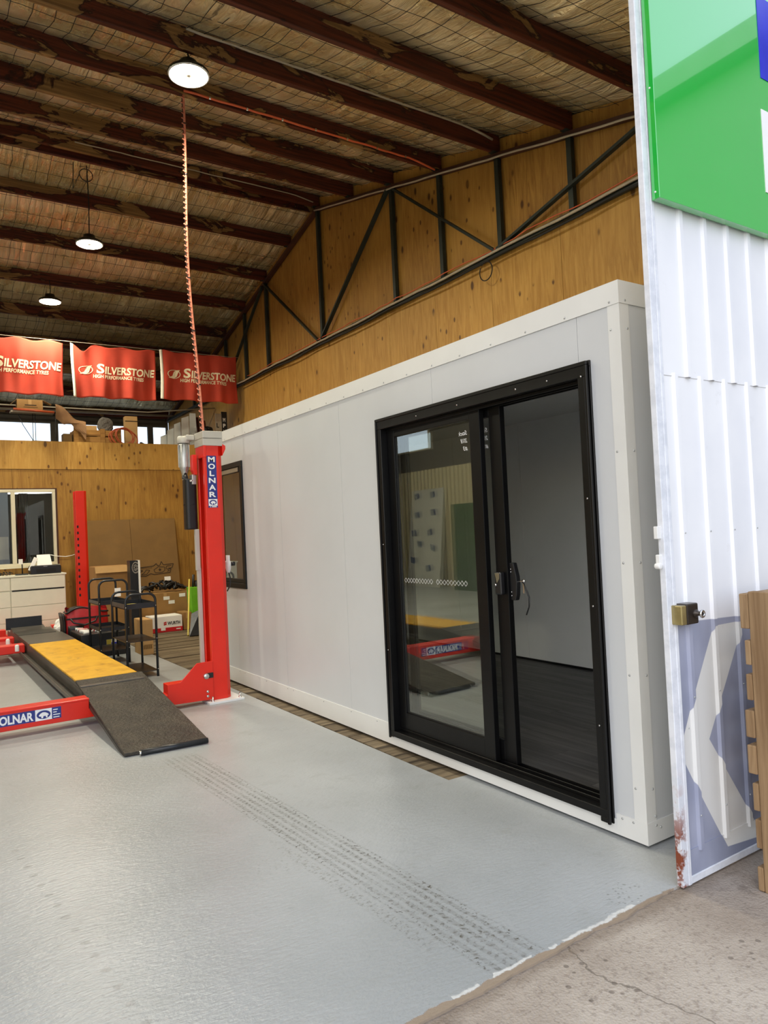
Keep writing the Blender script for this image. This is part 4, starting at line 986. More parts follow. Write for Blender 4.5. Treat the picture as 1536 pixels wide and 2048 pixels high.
# crossbeams
for yy, front_ in ((6.185, True), (12.20, False)):
    n0, n1 = 1.163, 1.80; zl = 0.13; zt = 0.212; xl, xr = mirx(True, PXI - 0.02), PXI - 0.02
    m0, m1 = mirx(True, n1), mirx(True, n0)
    P_ = [(xl, .06), (xr, .06), (xr, zt), (n1, zt), (n1, zl), (n0, zl), (n0, zt), (m1, zt), (m1, zl), (m0, zl), (m0, zt), (xl, zt)]
    cbm = MB().prism([(x, yy, z) for x, z in P_], (0, 0.16, 0)).build('crossbeam', 'red', lift, 0.005)
    if front_:
        MB().box(m1, n0, yy - 0.012, yy + 0.02, zt - 0.012, zt + 0.004).build('beam_lip', 'red', cbm, 0.004)
        for m_ in (False, True):
            X_ = lambda x: mirx(m_, x)
            MB().prism([(X_(x), yy - 0.006, z) for x, z in ((1.79, .045), (2.19, .035), (2.19, .368), (2.05, .365), (1.90, .222), (1.79, .218))], (0, 0.012, 0)).build('gusset_plate', 'red', cbm, 0.002)
        MB().box(2.135, 2.19, yy - 0.02, yy - 0.006, 0.225, 0.27).build('latch_block', 'black', cbm, 0.003)
        MB().lathe((2.125, yy - 0.006, 0.245), [(0.0, -.025), (0.022, -.025), (0.026, -.018), (0.026, 0)], 18, 'Y').build('pin_cap', 'chrome', cbm)
        for z in (0.07, 0.11): MB().lathe((2.135, yy - 0.006, z), [(0.0, -.01), (0.012, -.01), (0.012, 0)], 8, 'Y').build('bolt', 'chrome', cbm)
        fq = lambda x, z: (x, yy - 0.0015, z); fq2 = lambda x, z: (x, yy - 0.0025, z); fq3 = lambda x, z: (x, yy - 0.0033, z)
        MB().add(rrect(fq, 0.41, 0.955, 0.098, 0.186), [(0, 1, 2, 3)]).build('decal_plate', 'navy', cbm, fixn=False)
        tx = MB(); put_text(tx, 'MOLNAR', 0.088, lambda x, y: fq2(0.472 + x, 0.111 + y), 0.035, width=0.285); tx.build('lettering', 'white', cbm, fixn=False)
        bear(cbm, lambda x, z: fq2(0.77 + x, 0.099 + z), lambda x, z: fq3(0.77 + x, 0.099 + z), lambda x, z: (0.77 + x, yy - 0.0042, 0.099 + z), 0.118, 0.086)
        tx = MB()
        for i, w in enumerate((.034, .026, .05, .045)): tx.add(rrect(fq2, 0.897, 0.897 + w, 0.164 - 0.019 * i, 0.171 - 0.019 * i), [(0, 1, 2, 3)])
        tx.build('fine_print', 'white', cbm, fixn=False)
# runways, ramps
def runway(m_):
    X_ = lambda a, b: (min(mirx(m_, a), mirx(m_, b)), max(mirx(m_, a), mirx(m_, b)))
    x0, x1 = X_(1.17, 1.70)
    rw = MB().box(x0, x1, 6.55, 11.72, 0.215, 0.245).build('runway', 'runway', lift, 0.003)
    for a, b in (X_(1.17, 1.185), X_(1.685, 1.70)): MB().prism([(a, 6.44, .215), (a, 6.40, .15), (a, 6.42, .135), (a, 12.05, .12), (a, 12.05, .215)], (b - a, 0, 0)).build('side_channel', 'runway', rw, 0.002)
    a, b = X_(1.10, 1.17); MB().box(a, b, 6.6, 11.6, 0.12, 0.13).build('jack_rail', 'dark_plate', rw); a2, b2 = X_(1.095, 1.105); MB().box(a2, b2, 6.6, 11.6, 0.12, 0.155).build('jack_rail', 'runway', rw, 0.002)
    for ya, yb in ((6.80, 8.06), (8.07, 9.72)): MB().box(x0 + .004, x1 - .004, ya, yb, 0.246, 0.262).build('slip_plate', 'yellow_plate', rw, 0.002)
    MB().box(x0, x1, 9.74, 10.75, 0.246, 0.264).build('turn_plate', 'runway', rw, 0.003)
    MB().box(x0 - .0, x1 - .06, 10.78, 11.25, 0.246, 0.268).build('turn_plate', 'dark_plate', rw, 0.003)
    MB().prism([(x0, 11.28, .246), (x0, 11.68, .246), (x0, 11.68, .30)], (x1 - x0 - .1, 0, 0)).build('wheel_chock', 'runway', rw, 0.003)
    MB().box(x0 - .06, x1 - .12, 11.62, 11.64, 0.262, 0.43).build('end_stop', 'cart', rw, 0.003)
    # ramp
    n = 24; top = []
    zr = lambda q: 0.262 if q > 6.78 else max(0.02, 0.262 - (6.78 - q) * (0.242 / 1.70))
    e_ = 0.03
    xa, xb = x0 - 0.005, x1 + e_
    rp = MB().add([(xa, 5.08, .006), (xb, 5.04, .006), (xb, 6.76, .248), (xa, 6.76, .248), (xa, 5.08, .028), (xb, 5.04, .028), (xb, 6.76, .266), (xa, 6.76, .266)],
                  [(0, 3, 2, 1), (4, 5, 6, 7), (0, 1, 5, 4), (1, 2, 6, 5), (2, 3, 7, 6), (3, 0, 4, 7)]).build('ramp', 'ramp', lift, 0.003)
    for q in (xa, xb - .008): MB().prism([(q, 5.1, .006), (q, 6.5, .205), (q, 6.5, .16), (q, 5.25, .006)], (0.008, 0, 0)).build('ramp_side', 'dark_plate', rp)
    MB().tube([(xa + .10, 5.045, .022), (xb - .01, 5.015, .022)], 0.02, 12).build('ramp_roller', 'cart', rp)
    for q in (xa + .10, xb - .012): MB().tube([(q - .012, 5.04, .022), (q + .008, 5.04, .022)], 0.013, 10).build('roller_pin', 'chrome', rp)
runway(False); runway(True)
jb = MB().box(0.26, 1.15, 9.95, 10.15, 0.14, 0.24).build('jacking_beam', 'red', lift, 0.008)
MB().box(0.26, 1.12, 10.75, 10.95, 0.14, 0.25).build('jacking_beam', 'red', lift, 0.008)
MB().box(0.55, 1.06, 10.2, 10.7, 0.10, 0.22).build('jack_body', 'dark_red', jb, 0.02)
for q in ((1.06, 9.92, .22), (1.12, 10.02, .20), (1.0, 10.3, .26)):
    MB().lathe(q, [(0.024, -.05), (0.024, .015), (0.015, .03), (0, .03)], 12).build('jack_fitting', 'white_paint', jb)

# ================================================================== BACK OF THE WORKSHOP
dr = thing('dresser', 'cream chest of drawers standing under the partition window', 'dresser', (1.1, 12.7, 0))
box('carcass', 'dresser', dr, 0.42, 2.055, 12.47, 12.95, 0.0, 0.975)
MB().box(0.40, 2.07, 12.44, 12.96, 0.975, 1.0).build('top_board', 'dresser', dr, 0.003)
for a, b in ((0.44, 1.262), (1.275, 2.045)):
    for i, (c, d) in enumerate(((0.06, 0.275), (0.282, 0.515), (0.522, 0.755), (0.778, 0.965))):
        MB().box(a, b, 12.448, 12.468, c, d).build('drawer', 'dresser', dr, 0.003)
box('finger_groove', 'black_matt', dr, 1.29, 2.03, 12.446, 12.470, 0.757, 0.776)
pr = thing('printer', 'black desktop printer with white paper in its tray on the cream dresser', 'printer', (1.78, 12.6, 1.0))
MB().prism([(1.56, 12.46, 1.0), (2.0, 12.46, 1.0), (2.0, 12.46, 1.11), (1.985, 12.46, 1.135), (1.575, 12.46, 1.135), (1.56, 12.46, 1.11)], (0, 0.3, 0)).build('printer_body', 'black', pr, 0.01)
box('output_slot', 'black_matt', pr, 1.64, 1.92, 12.452, 12.47, 1.03, 1.085)
box('brand_strip', 'chrome', pr, 1.74, 1.80, 12.455, 12.462, 1.115, 1.121)
MB().add([(1.68, 12.66, 1.13), (1.90, 12.66, 1.13), (1.885, 12.76, 1.30), (1.69, 12.76, 1.30)], [(0, 1, 2, 3)]).build('paper', 'paper', pr, solid=0.006)
MB().bar((1.56, 12.55, 1.06), (1.66, 12.6, 1.26), 0.06, 0.018, (0, 1, 0)).build('side_flap', 'paper', pr, 0.004)
st = thing('card_stand', 'small black upright stand on the cream dresser beside the printer', 'stand', (1.45, 12.62, 1.0))
box('stand_base', 'black', st, 1.36, 1.535, 12.54, 12.7, 1.0, 1.02, bevel=0.004)
MB().tube([(1.46, 12.62, 1.02), (1.46, 12.62, 1.22)], 0.009, 8).build('stem', 'black', st); box('card', 'paper', st, 1.41, 1.47, 12.61, 12.615, 1.17, 1.25)
for i, (a, b, c) in enumerate(((1.18, 1.30, 0.05), (1.05, 1.17, 0.04))):
    pts = [(a + (b - a) * t + 0.02 * math.sin(t * 20), 12.56 + 0.05 * math.sin(t * 13 + i), 1.012 + c * abs(math.sin(t * 9))) for t in np.linspace(0, 1, 30)]
    tag(MB().tube(pts, 0.007, 6).build('loose_cable', 'black'), 'tangled black cable on the cream dresser, %s' % ('by the card stand' if i == 0 else 'further from the card stand'), 'cable')
so = thing('power_outlet', 'white power outlet with plug on the plywood partition', 'outlet', (2.39, 12.98, 1.5))
MB().box(2.37, 2.43, 12.972, 12.99, 1.47, 1.56).build('plate', 'paper', so, 0.004); MB().box(2.39, 2.425, 12.93, 12.972, 1.48, 1.52).build('plug', 'paper', so, 0.004)
tag(MB().tube([(1.92, 12.93, 1.29), (2.0, 12.95, 1.265), (2.15, 12.96, 1.245), (2.25, 12.95, 1.26), (2.35, 12.95, 1.29), (2.41, 12.94, 1.38), (2.42, 12.93, 1.48)], 0.006, 6).build('printer_lead', 'paper'), 'white power cord from the printer to the wall outlet', 'cord')

# ---- trolleys
def trolley(x0, x1, ya, yb, top, shelves, label, rim):
    t = thing('tool_trolley', label, 'trolley', ((x0 + x1) / 2, (ya + yb) / 2, 0), 'black tool trolleys')
    r = 0.013; rc = 0.075
    for yy in (ya, yb):
        pts = [(x0, yy, 0.0), (x0, yy, top - rc)] + [(x0 + rc - rc * math.cos(a), yy, top - rc + rc * math.sin(a)) for a in np.linspace(0.2, PI / 2, 7)]
        pts += [(x1 - rc + rc * math.sin(a), yy, top - rc + rc * math.cos(a)) for a in np.linspace(0, PI / 2 - 0.2, 7)] + [(x1, yy, top - rc), (x1, yy, 0.0)]
        MB().tube(pts, r, 10).build('end_frame', 'cart', t)
    for i, z in enumerate(shelves):
        mb = MB(); hh = rim[i]; a, b = x0 - .006, x1 + .006
        mb.box(a, b, ya, yb, z, z + 0.006)
        if hh:
            for q in ((a, a + .004, ya, yb), (b - .004, b, ya, yb), (a, b, ya - .002, ya + .004), (a, b, yb - .004, yb + .002)): mb.box(*q, z, z + hh)
        mb.build('shelf', 'cart', t)
        for q in ((x0, ya), (x1, ya)): MB().lathe((q[0], ya - 0.014, z + 0.02), [(0.0, -.004), (0.006, -.003), (0.006, .002)], 8, 'Y').build('bolt', 'chrome', t)
    return t
trolley(1.868, 2.178, 7.85, 8.46, 0.885, (0.735, 0.385, 0.06), 'black steel trolley beside the ramp, with a deep top tray', (0.055, 0.0, 0.0))
trolley(1.845, 2.168, 9.0, 9.58, 0.995, (0.71, 0.40, 0.16), 'taller black steel trolley between the other trolley and the red bag', (0.045, 0.045, 0.0))
tag(MB().tube([(2.02 + .09 * math.cos(a) * 1.1, 8.15 + .14 * math.sin(a), 0.7495) for a in np.linspace(0, 2 * PI, 26)], 0.008, 6).build('hose_coil', 'yellow'), 'yellowish hose ring lying in the top tray of the trolley', 'hose')
tr_label = MB().box(2.02, 2.09, 8.985, 8.99, 0.80, 0.90); tag(tr_label.build('price_tag', 'paper'), 'white tag tied on the taller trolley', 'tag')

tc = thing('tool_chest', 'black tool chest with rows of chrome tools behind the trolleys', 'tool chest', (2.03, 10.05, 0))
MB().box(1.76, 2.30, 9.72, 10.42, 0.0, 0.30).build('chest_body', 'black', tc, 0.01)
MB().box(2.06, 2.20, 9.712, 9.72, 0.10, 0.21).build('label_blue', 'sign_blue', tc); MB().box(2.06, 2.12, 9.708, 9.712, 0.10, 0.21).build('label_yellow', 'yellow', tc); MB().box(2.12, 2.2, 9.708, 9.712, 0.17, 0.21).build('label_white', 'paper', tc)
for i in range(9):
    yy = 9.78 + 0.07 * i
    for j in range(3):
        xa = 1.80 + 0.165 * j + random.uniform(0, .02); m_ = 'dark_red' if random.random() < .22 else 'white_paint'  # pale tools: chrome's bright reflection put into a white colour
        MB().tube([(xa, yy + random.uniform(-.01, .01), 0.316), (xa + random.uniform(.09, .14), yy + random.uniform(-.015, .015), 0.316)], [0.018, 0.012], 8).build('hand_tool', m_, tc)
bgk = thing('tool_bag', 'red and black soft tool bag on the floor by the far lift post', 'bag', (2.0, 10.95, 0))
def bag(u, v):
    a = 2 * PI * u; zz = 0.52 * v; w = 1 - 0.35 * v ** 3
    k = 1 + 0.04 * math.sin(5 * a + 3 * v) + 0.03 * math.sin(9 * a)
    sgn = lambda c: math.copysign(abs(c) ** 0.55, c)
    return (2.06 + 0.31 * sgn(math.cos(a)) * k * (1 - 0.12 * v), 10.95 + 0.17 * sgn(math.sin(a)) * k * w, 0.02 + zz + 0.03 * math.sin(3 * a) * v)
MB().grid(bag, 40, 14).build('bag_body', 'dark_red', bgk)
MB().grid(lambda u, v: (2.06 + (0.31 * (2 * u - 1)) * .9, 10.95 + 0.125 * (2 * v - 1), 0.535 + 0.03 * math.sin(6 * u) - 0.05 * (2 * u - 1) ** 2), 16, 6).build('bag_top', 'black', bgk, solid=0.02)
MB().grid(lambda u, v: (1.735 + 0.02 * math.sin(PI * v), 10.80 + 0.3 * u, 0.04 + 0.45 * v), 6, 8).build('end_panel', 'black', bgk, solid=0.03)
MB().grid(lambda u, v: (1.79 + 0.2 * u, 10.775 - 0.03 * math.sin(PI * u), 0.05 + 0.27 * v), 8, 6).build('pocket', 'black', bgk, solid=0.02)
MB().tube([(1.82, 10.775, 0.42), (1.86, 10.74, 0.36), (2.0, 10.73, 0.32), (2.14, 10.74, 0.36), (2.18, 10.775, 0.42)], 0.012, 8).build('handle', 'black', bgk)
MB().box(1.77, 2.34, 10.768, 10.776, 0.40, 0.425).build('zip_band', 'black', bgk)
def crumple(name, mat, c, r, label, cat, sq=(1, 1, 1), seed=1, amp=0.28, nu=34, nv=18):
    rr = np.random.default_rng(seed); k = rr.normal(size=(14, 3)) * 3.2; p_ = rr.uniform(0, 6, 14)
    def fn(u, v):
        a = 2 * PI * u; b = PI * (v - 0.5); d = np.array((math.cos(a) * math.cos(b), math.sin(a) * math.cos(b), math.sin(b)))
        n = sum(abs(math.sin(k[i] @ d + p_[i])) for i in range(14)) / 14
        R_ = r * (1 - amp + 2 * amp * (n - 0.3))
        return (c[0] + d[0] * R_ * sq[0], c[1] + d[1] * R_ * sq[1], max(c[2] + d[2] * R_ * sq[2], c[2] - r * sq[2] * 0.72))
    return tag(MB().grid(fn, nu, nv, False).build(name, mat), label, cat)
crumple('plastic_bag', 'paper', (1.99, 11.85, 0.19), 0.20, 'crumpled white plastic bag in front of the cream dresser', 'bag', (1.2, .7, 1.0), 4)

# ---- boxes and boards against the partition
cs = thing('cardboard_sheet', 'tall flat cardboard sheet leaning on the plywood partition', 'cardboard', (3.2, 12.85, 0))
for a, b in ((2.47, 3.20), (3.205, 3.99)):
    MB().add([(a, 12.66, 0), (b, 12.66, 0), (b, 12.95, 1.83), (a, 12.95, 1.83), (a, 12.68, 0), (b, 12.68, 0), (b, 12.97, 1.83), (a, 12.97, 1.83)],
             [(0, 1, 2, 3), (4, 7, 6, 5), (0, 4, 5, 1), (1, 5, 6, 2), (2, 6, 7, 3), (3, 7, 4, 0)]).build('half_sheet', 'card_dk', cs)
def on_sheet(x, z, o=0.004): return (x, 12.66 + 0.29 * z / 1.83 - o, z)
lg = MB()
def stroke(pts, w=0.012, closed=True):
    n = len(pts)
    for i in range(n if closed else n - 1):
        (xa, za), (xb, zb) = pts[i], pts[(i + 1) % n]; L = math.hypot(xb - xa, zb - za) or 1; nx, nz = -(zb - za) / L * w / 2, (xb - xa) / L * w / 2
        lg.add([on_sheet(xa + nx, za + nz), on_sheet(xa - nx, za - nz), on_sheet(xb - nx, zb - nz), on_sheet(xb + nx, zb + nz)], [(0, 1, 2, 3)])
stroke([(3.27, .98), (3.55, 1.0), (3.60, 1.04), (3.62, 1.0), (3.66, 1.005), (3.69, 1.07), (3.72, 1.01), (3.90, 1.02), (3.87, .95), (3.80, .94), (3.85, .93), (3.83, .87), (3.56, .85), (3.49, .87), (3.41, .83), (3.31, .84), (3.28, .88), (3.36, .93), (3.29, .94)], 0.012)
stroke([(3.33, .86), (3.42, .86), (3.48, .93), (3.42, .94), (3.38, .89)], 0.010)
stroke([(3.57, .88), (3.55, .93), (3.63, .98), (3.74, .97), (3.74, .91), (3.69, .88)], 0.010)
stroke([(3.78, .89), (3.82, .905), (3.76, .95), (3.78, .985), (3.86, .99)], 0.010, False)
for i in range(9): stroke([(3.30 + i * .025, .955), (3.315 + i * .025, .985)], 0.006, False)
starp = [on_sheet(3.655 + (0.034 if i % 2 == 0 else 0.014) * math.sin(i * PI / 5), .928 + (0.034 if i % 2 == 0 else 0.014) * math.cos(i * PI / 5)) for i in range(10)]
lg.add(starp, [tuple(range(10))]); lg.build('printed_logo', 'card_line', cs, fixn=False)
MB().add([on_sheet(3.72, .73), on_sheet(3.83, .73), on_sheet(3.83, .80), on_sheet(3.72, .80)], [(0, 1, 2, 3)]).build('paper_label', 'paper', cs, fixn=False)

def carton(name, mat, x0, x1, y0, y1, z0, z1, label, cat='box', open_=False, tape=True, group=None):
    t = thing(name, label, cat, ((x0 + x1) / 2, (y0 + y1) / 2, z0), group)
    MB().box(x0, x1, y0, y1, z0, z1).build('carton_body', mat, t, 0.004)
    if tape: MB().box((x0 + x1) / 2 - .025, (x0 + x1) / 2 + .025, y0 - .002, y1 + .002, z1 - 0.09, z1 + .0015).build('tape', 'card_lt', t)
    for xa, xb in ((x0, (x0 + x1) / 2), ((x0 + x1) / 2, x1)): MB().box(xa + .003, xb - .003, y0 + .003, y1 - .003, z1, z1 + .004).build('flap', mat, t)
    return t
b1 = carton('tall_carton', 'card', 2.33, 2.84, 11.5, 12.0, 0.0, 1.08, 'tall brown carton standing behind the trolleys')
MB().add([(2.31, 11.49, 1.085), (2.86, 11.49, 1.085), (2.86, 11.45, 0.99), (2.31, 11.45, 0.99)], [(0, 1, 2, 3)]).build('flap', 'card_lt', b1, solid=0.004)
b2 = carton('large_carton', 'card', 3.02, 3.88, 11.85, 12.45, 0.0, 0.58, 'large taped carton with black straps heaped on its top')
for x, z in ((3.42, .47), (3.68, .50), (3.50, .40)): MB().box(x, x + .10, 11.844, 11.848, z, z + .055).build('paper_label', 'paper', b2)
MB().bar((3.25, 11.845, 0.12), (3.62, 11.845, 0.20), 0.006, 0.012).build('tape', 'card_dk', b2)
ht = thing('strap_heap', 'tangled heap of black straps on the large carton', 'straps', (3.5, 12.1, 0.585))
for i in range(26):
    a = random.uniform(0, 6.3); x, yv = 3.48 + random.uniform(-.28, .3), 12.1 + random.uniform(-.16, .16); hgt = 0.19 * max(0.1, 1 - ((x - 3.5) / .36) ** 2)
    pts = [(x + .14 * (t - .5) * math.cos(a) * 2 + .03 * math.sin(t * 9 + i), yv + .12 * (t - .5) * math.sin(a) * 2, 0.60 + hgt * (0.25 + 0.75 * math.sin(PI * t)) * random.uniform(.7, 1)) for t in np.linspace(0, 1, 7)]
    MB().tube(pts, 0.016, 6).build('strap', 'black', ht)
wb_ = carton('printed_carton', 'paper', 3.10, 3.58, 11.42, 11.78, 0.0, 0.245, 'white and red printed carton on the planks', tape=False)
MB().box(3.097, 3.583, 11.417, 11.783, 0.003, 0.07).build('red_band', 'box_red', wb_)
MB().box(3.24, 3.31, 11.413, 11.417, 0.03, 0.09).build('white_patch', 'paper', wb_)
mb = MB(); fz = lambda x, z: (x, 11.4155, z); poly(mb, fz, [(3.285, .155), (3.33, .165), (3.33, .145), (3.285, .135)]); poly(mb, fz, [(3.285, .128), (3.33, .138), (3.33, .118), (3.285, .108)]); mb.build('red_mark', 'box_red', wb_, fixn=False)
tx = MB(); put_text(tx, 'WURTH', 0.07, lambda x, y: fz(3.345 + x, .112 + y), 0.03, width=0.20); tx.build('lettering', 'black', wb_, fixn=False)
MB().box(3.48, 3.55, 11.4135, 11.4165, .03, .045).build('fine_print', 'paper', wb_)
b3 = carton('narrow_carton', 'card_lt', 2.42, 2.56, 9.38, 9.75, 0.0, 0.44, 'narrow tan carton standing at the edge of the planks')
for i in range(5): MB().box(2.435 + .022 * i, 2.452 + .022 * i, 9.376, 9.38, 0.075, 0.12).build('print_mark', 'card_dk', b3)
MB().box(2.44, 2.545, 9.374, 9.378, 0.125, 0.13).build('print_mark', 'card_dk', b3)
carton('small_carton', 'card', 3.61, 3.745, 11.45, 11.8, 0.0, 0.27, 'small brown carton beside the printed white carton')
td = thing('tyre_display', 'tall narrow dark display box with a wheel picture', 'display box', (2.75, 10.98, 0))
MB().box(2.685, 2.80, 10.93, 11.10, 0.0, 1.165).build('display_body', 'cart', td, 0.003); MB().box(2.803, 2.83, 10.925, 11.10, 0.45, 1.165).build('white_edge', 'paper', td)
mb = MB(); fz = lambda x, z: (x, 10.926, z); ellipse(mb, fz, 2.765, 1.06, 0.055, 0.085, 24, 0.8); ellipse(mb, fz, 2.765, 1.06, 0.03, 0.05, 20, 0.6)
for k in range(5): a = 2 * PI * k / 5; poly(mb, fz, [(2.765 + .008 * math.cos(a + 1.57), 1.06 + .012 * math.sin(a + 1.57)), (2.765 + .05 * math.cos(a), 1.06 + .075 * math.sin(a)), (2.765 - .008 * math.cos(a + 1.57), 1.06 - .012 * math.sin(a + 1.57))])
mb.build('wheel_print', 'chrome', td, fixn=False)
bp = thing('leaning_panel', 'dark flat panel leaning by the lime green bin', 'panel', (3.55, 10.65, 0))
MB().add([(3.43, 10.62, 0), (3.64, 10.60, 0), (3.70, 10.85, 0.36), (3.55, 10.87, 0.30)], [(0, 1, 2, 3)]).build('board', 'cart', bp, solid=0.02)
tag(MB().bar((3.44, 10.72, 0.0), (3.68, 11.3, 0.80), 0.02, 0.03).build('timber_stick', 'yellow'), 'yellow timber stick leaning beside the dark panel', 'stick')
gbn = thing('lime_bin', 'lime green bin with dark tools in it, in front of the partition', 'bin', (3.86, 11.6, 0))
MB().prism([(3.78, 11.5, 0), (3.95, 11.5, 0), (3.98, 11.5, .66), (3.76, 11.5, .66)], (0, .2, 0)).build('bin_body', 'lime', gbn, 0.006)
MB().tube([(3.83, 11.6, .6), (3.85, 11.6, .86)], 0.022, 8).build('tool_handle', 'black', gbn); MB().tube([(3.89, 11.6, .6), (3.90, 11.62, .76)], 0.03, 8).build('tool_handle', 'black', gbn)

# ---- office behind the partition window
of = thing('office_desk', 'dim desk behind the partition window', 'desk', (1.3, 13.6, 0)); box('desk_top', 'dim_board', of, 0.6, 2.0, 13.3, 13.9, 1.08, 1.12); box('leg', 'dim_board', of, 0.6, 0.64, 13.3, 13.9, 0, 1.08); box('leg', 'dim_board', of, 1.96, 2.0, 13.3, 13.9, 0, 1.08)
mo_ = thing('office_screen', 'grey screen back standing on the desk behind the partition window', 'monitor', (1.28, 13.5, 1.12)); MB().box(1.08, 1.37, 13.48, 13.52, 1.24, 1.62).build('screen', 'conduit', mo_, 0.006); box('stand', 'black', mo_, 1.17, 1.28, 13.45, 13.55, 1.12, 1.24)
cu = thing('office_curtain', 'dark curtain hanging behind the partition window', 'curtain', (1.62, 13.3, 1.15))
MB().grid(lambda u, v: (1.50 + 0.14 * u, 13.16 + 0.02 * math.sin(u * 22), 1.2 + 1.12 * v), 24, 4).build('cloth', 'cart', cu, solid=0.004)
MB().grid(lambda u, v: (2.0 + 0.2 * u, 13.16 + 0.02 * math.sin(u * 22), 1.2 + 1.12 * v), 24, 4).build('cloth', 'cart', cu, solid=0.004)
MT['tube'] = mk_emit('tube_light', (1, 0.97, 0.9), 9.0)
ft = thing('fluorescent_light', 'white fluorescent tube shining behind the partition window', 'lamp', (1.9, 14.4, 2.42)); MB().tube([(1.5, 14.6, 2.42), (2.45, 14.4, 2.42)], 0.018, 10).build('tube', 'tube', ft)
MB().bar((1.5, 14.6, 2.47), (2.45, 14.4, 2.47), 0.08, 0.05).build('batten', 'paper', ft); MB().tube([(1.97, 14.5, 2.49), (1.97, 14.5, 3.02)], 0.008, 6).build('hanger', 'black', ft)

# ================================================================== STORAGE LOFT
LZ = 3.1
rk = thing('loft_rack', 'thin metal rack with a red rail standing on the loft edge', 'rack', (1.9, 13.6, LZ))
for x in (1.80, 1.84, 2.16): MB().tube([(x, 13.5, LZ), (x, 13.5, 3.72)], 0.006, 6).build('upright', 'black', rk)
for z in (3.2, 3.24): MB().tube([(1.78, 13.5, z), (2.23, 13.5, z - .01)], 0.005, 6).build('rung', 'black', rk)
MB().tube([(1.58, 13.5, 3.68), (1.65, 13.5, 3.5), (1.80, 13.5, 3.24)], 0.006, 6).build('brace', 'black', rk)
MB().box(1.46, 2.13, 13.42, 13.58, 3.70, 3.735).build('tray', 'conduit', rk, 0.004); MB().tube([(1.50, 13.41, 3.755), (2.13, 13.41, 3.725)], 0.02, 10).build('red_rail', 'orange_cord', rk)
b = carton('loft_carton', 'card', 1.56, 1.96, 13.45, 13.6, 3.737, 3.93, 'brown carton sitting on the rack at the loft edge')
MB().add([(1.56, 13.45, 3.93), (1.56, 13.6, 3.93), (1.46, 13.56, 3.84), (1.46, 13.48, 3.84)], [(0, 1, 2, 3)]).build('flap', 'card', b, solid=.004)
MB().add([(1.96, 13.45, 3.93), (1.96, 13.6, 3.93), (2.10, 13.56, 3.86), (2.10, 13.48, 3.87)], [(0, 1, 2, 3)]).build('flap', 'card', b, solid=.004)
MB().box(1.68, 1.86, 13.447, 13.45, 3.83, 3.845).box(1.66, 1.88, 13.447, 13.45, 3.80, 3.806).build('print_mark', 'card_line', b)
tag(MB().grid(lambda u, v: (2.14 + 0.46 * u, 13.37 - 0.12 * u - 0.05 * math.sin(PI * v) + .01 * math.sin(9 * u), 3.86 - 0.34 * u - 0.22 * v + 0.04 * math.sin(7 * u + 4 * v) + 0.02 * math.sin(17 * u * v)), 18, 10, False).build('draped_sheet', 'cloth_brown', solid=.004), 'crumpled brown sheet slumped over the end of the loft rack', 'sheet')
cr = thing('wooden_crate', 'pine slat crate on the loft edge beside the coiled hose', 'crate', (2.75, 13.5, LZ))
for x in (2.42, 2.86, 3.14): MB().box(x, x + .075, 13.34, 13.36, LZ, 3.48 if x < 2.8 else 3.46).build('upright', 'crate', cr)
for z in (3.11, 3.22, 3.34): MB().box(2.42, 3.22, 13.36, 13.375, z, z + .095).build('slat', 'crate', cr); MB().box(2.42, 3.22, 13.70, 13.715, z, z + .095).build('slat', 'crate', cr)
for x in (2.42, 3.205): MB().box(x, x + .015, 13.375, 13.70, LZ + .01, 3.42).build('end_board', 'crate', cr)
carton('loft_carton', 'card_dk', 2.26, 2.40, 13.4, 13.6, LZ, 3.36, 'small dark carton on the loft beside the pine crate', tape=False)
carton('loft_carton', 'card_lt', 2.52, 2.82, 13.42, 13.6, 3.39, 3.52, 'pale carton poking out of the pine crate', tape=False)
crumple('cloth_bundle', 'grey_cloth', (2.98, 13.5, 3.54), 0.15, 'grey cloth bundle heaped on the pine crate', 'cloth', (1.0, .7, 1.1), 8)
tag(MB().bar((2.98, 13.85, 3.62), (3.46, 13.85, 3.13), 0.06, 0.05).build('timber_offcut', 'crate'), 'timber offcut lying diagonally behind the coiled hose', 'timber')
hs = thing('hose_coil', 'orange hose coiled on the loft edge in front of the yellowish carton', 'hose', (3.24, 13.4, LZ))
for i in range(5):
    rx, rz = 0.25 - .028 * i, 0.165 - .006 * i; dx = .03 * math.sin(i * 2.3)
    MB().tube([(3.24 + dx + rx * math.cos(a), 13.30 - .015 * i + .01 * math.sin(3 * a), 3.29 + .012 * i + rz * math.sin(a) - .35 * rx * math.cos(a) * .35) for a in np.linspace(0, 2 * PI, 34)], 0.008, 8).build('loop', 'orange_cord', hs)
yb_ = carton('upright_carton', 'card_lt', 3.36, 3.58, 13.62, 13.76, LZ, 3.75, 'upright yellowish carton standing between the loft windows', tape=False)
MB().box(3.358, 3.582, 13.616, 13.62, 3.655, 3.67).build('strap', 'card_line', yb_)
tag(MB().prism([(3.60, 13.5, LZ), (3.95, 13.5, LZ), (3.74, 13.5, 3.2), (3.60, 13.5, 3.27)], (0, .1, 0)).build('dark_wedge', 'cart'), 'dark wedge shaped offcut on the loft beside the yellowish carton', 'offcut')
pal_x = [(4.02, 4.14), (4.13, 4.25), (4.24, 4.36), (4.36, 4.50)]
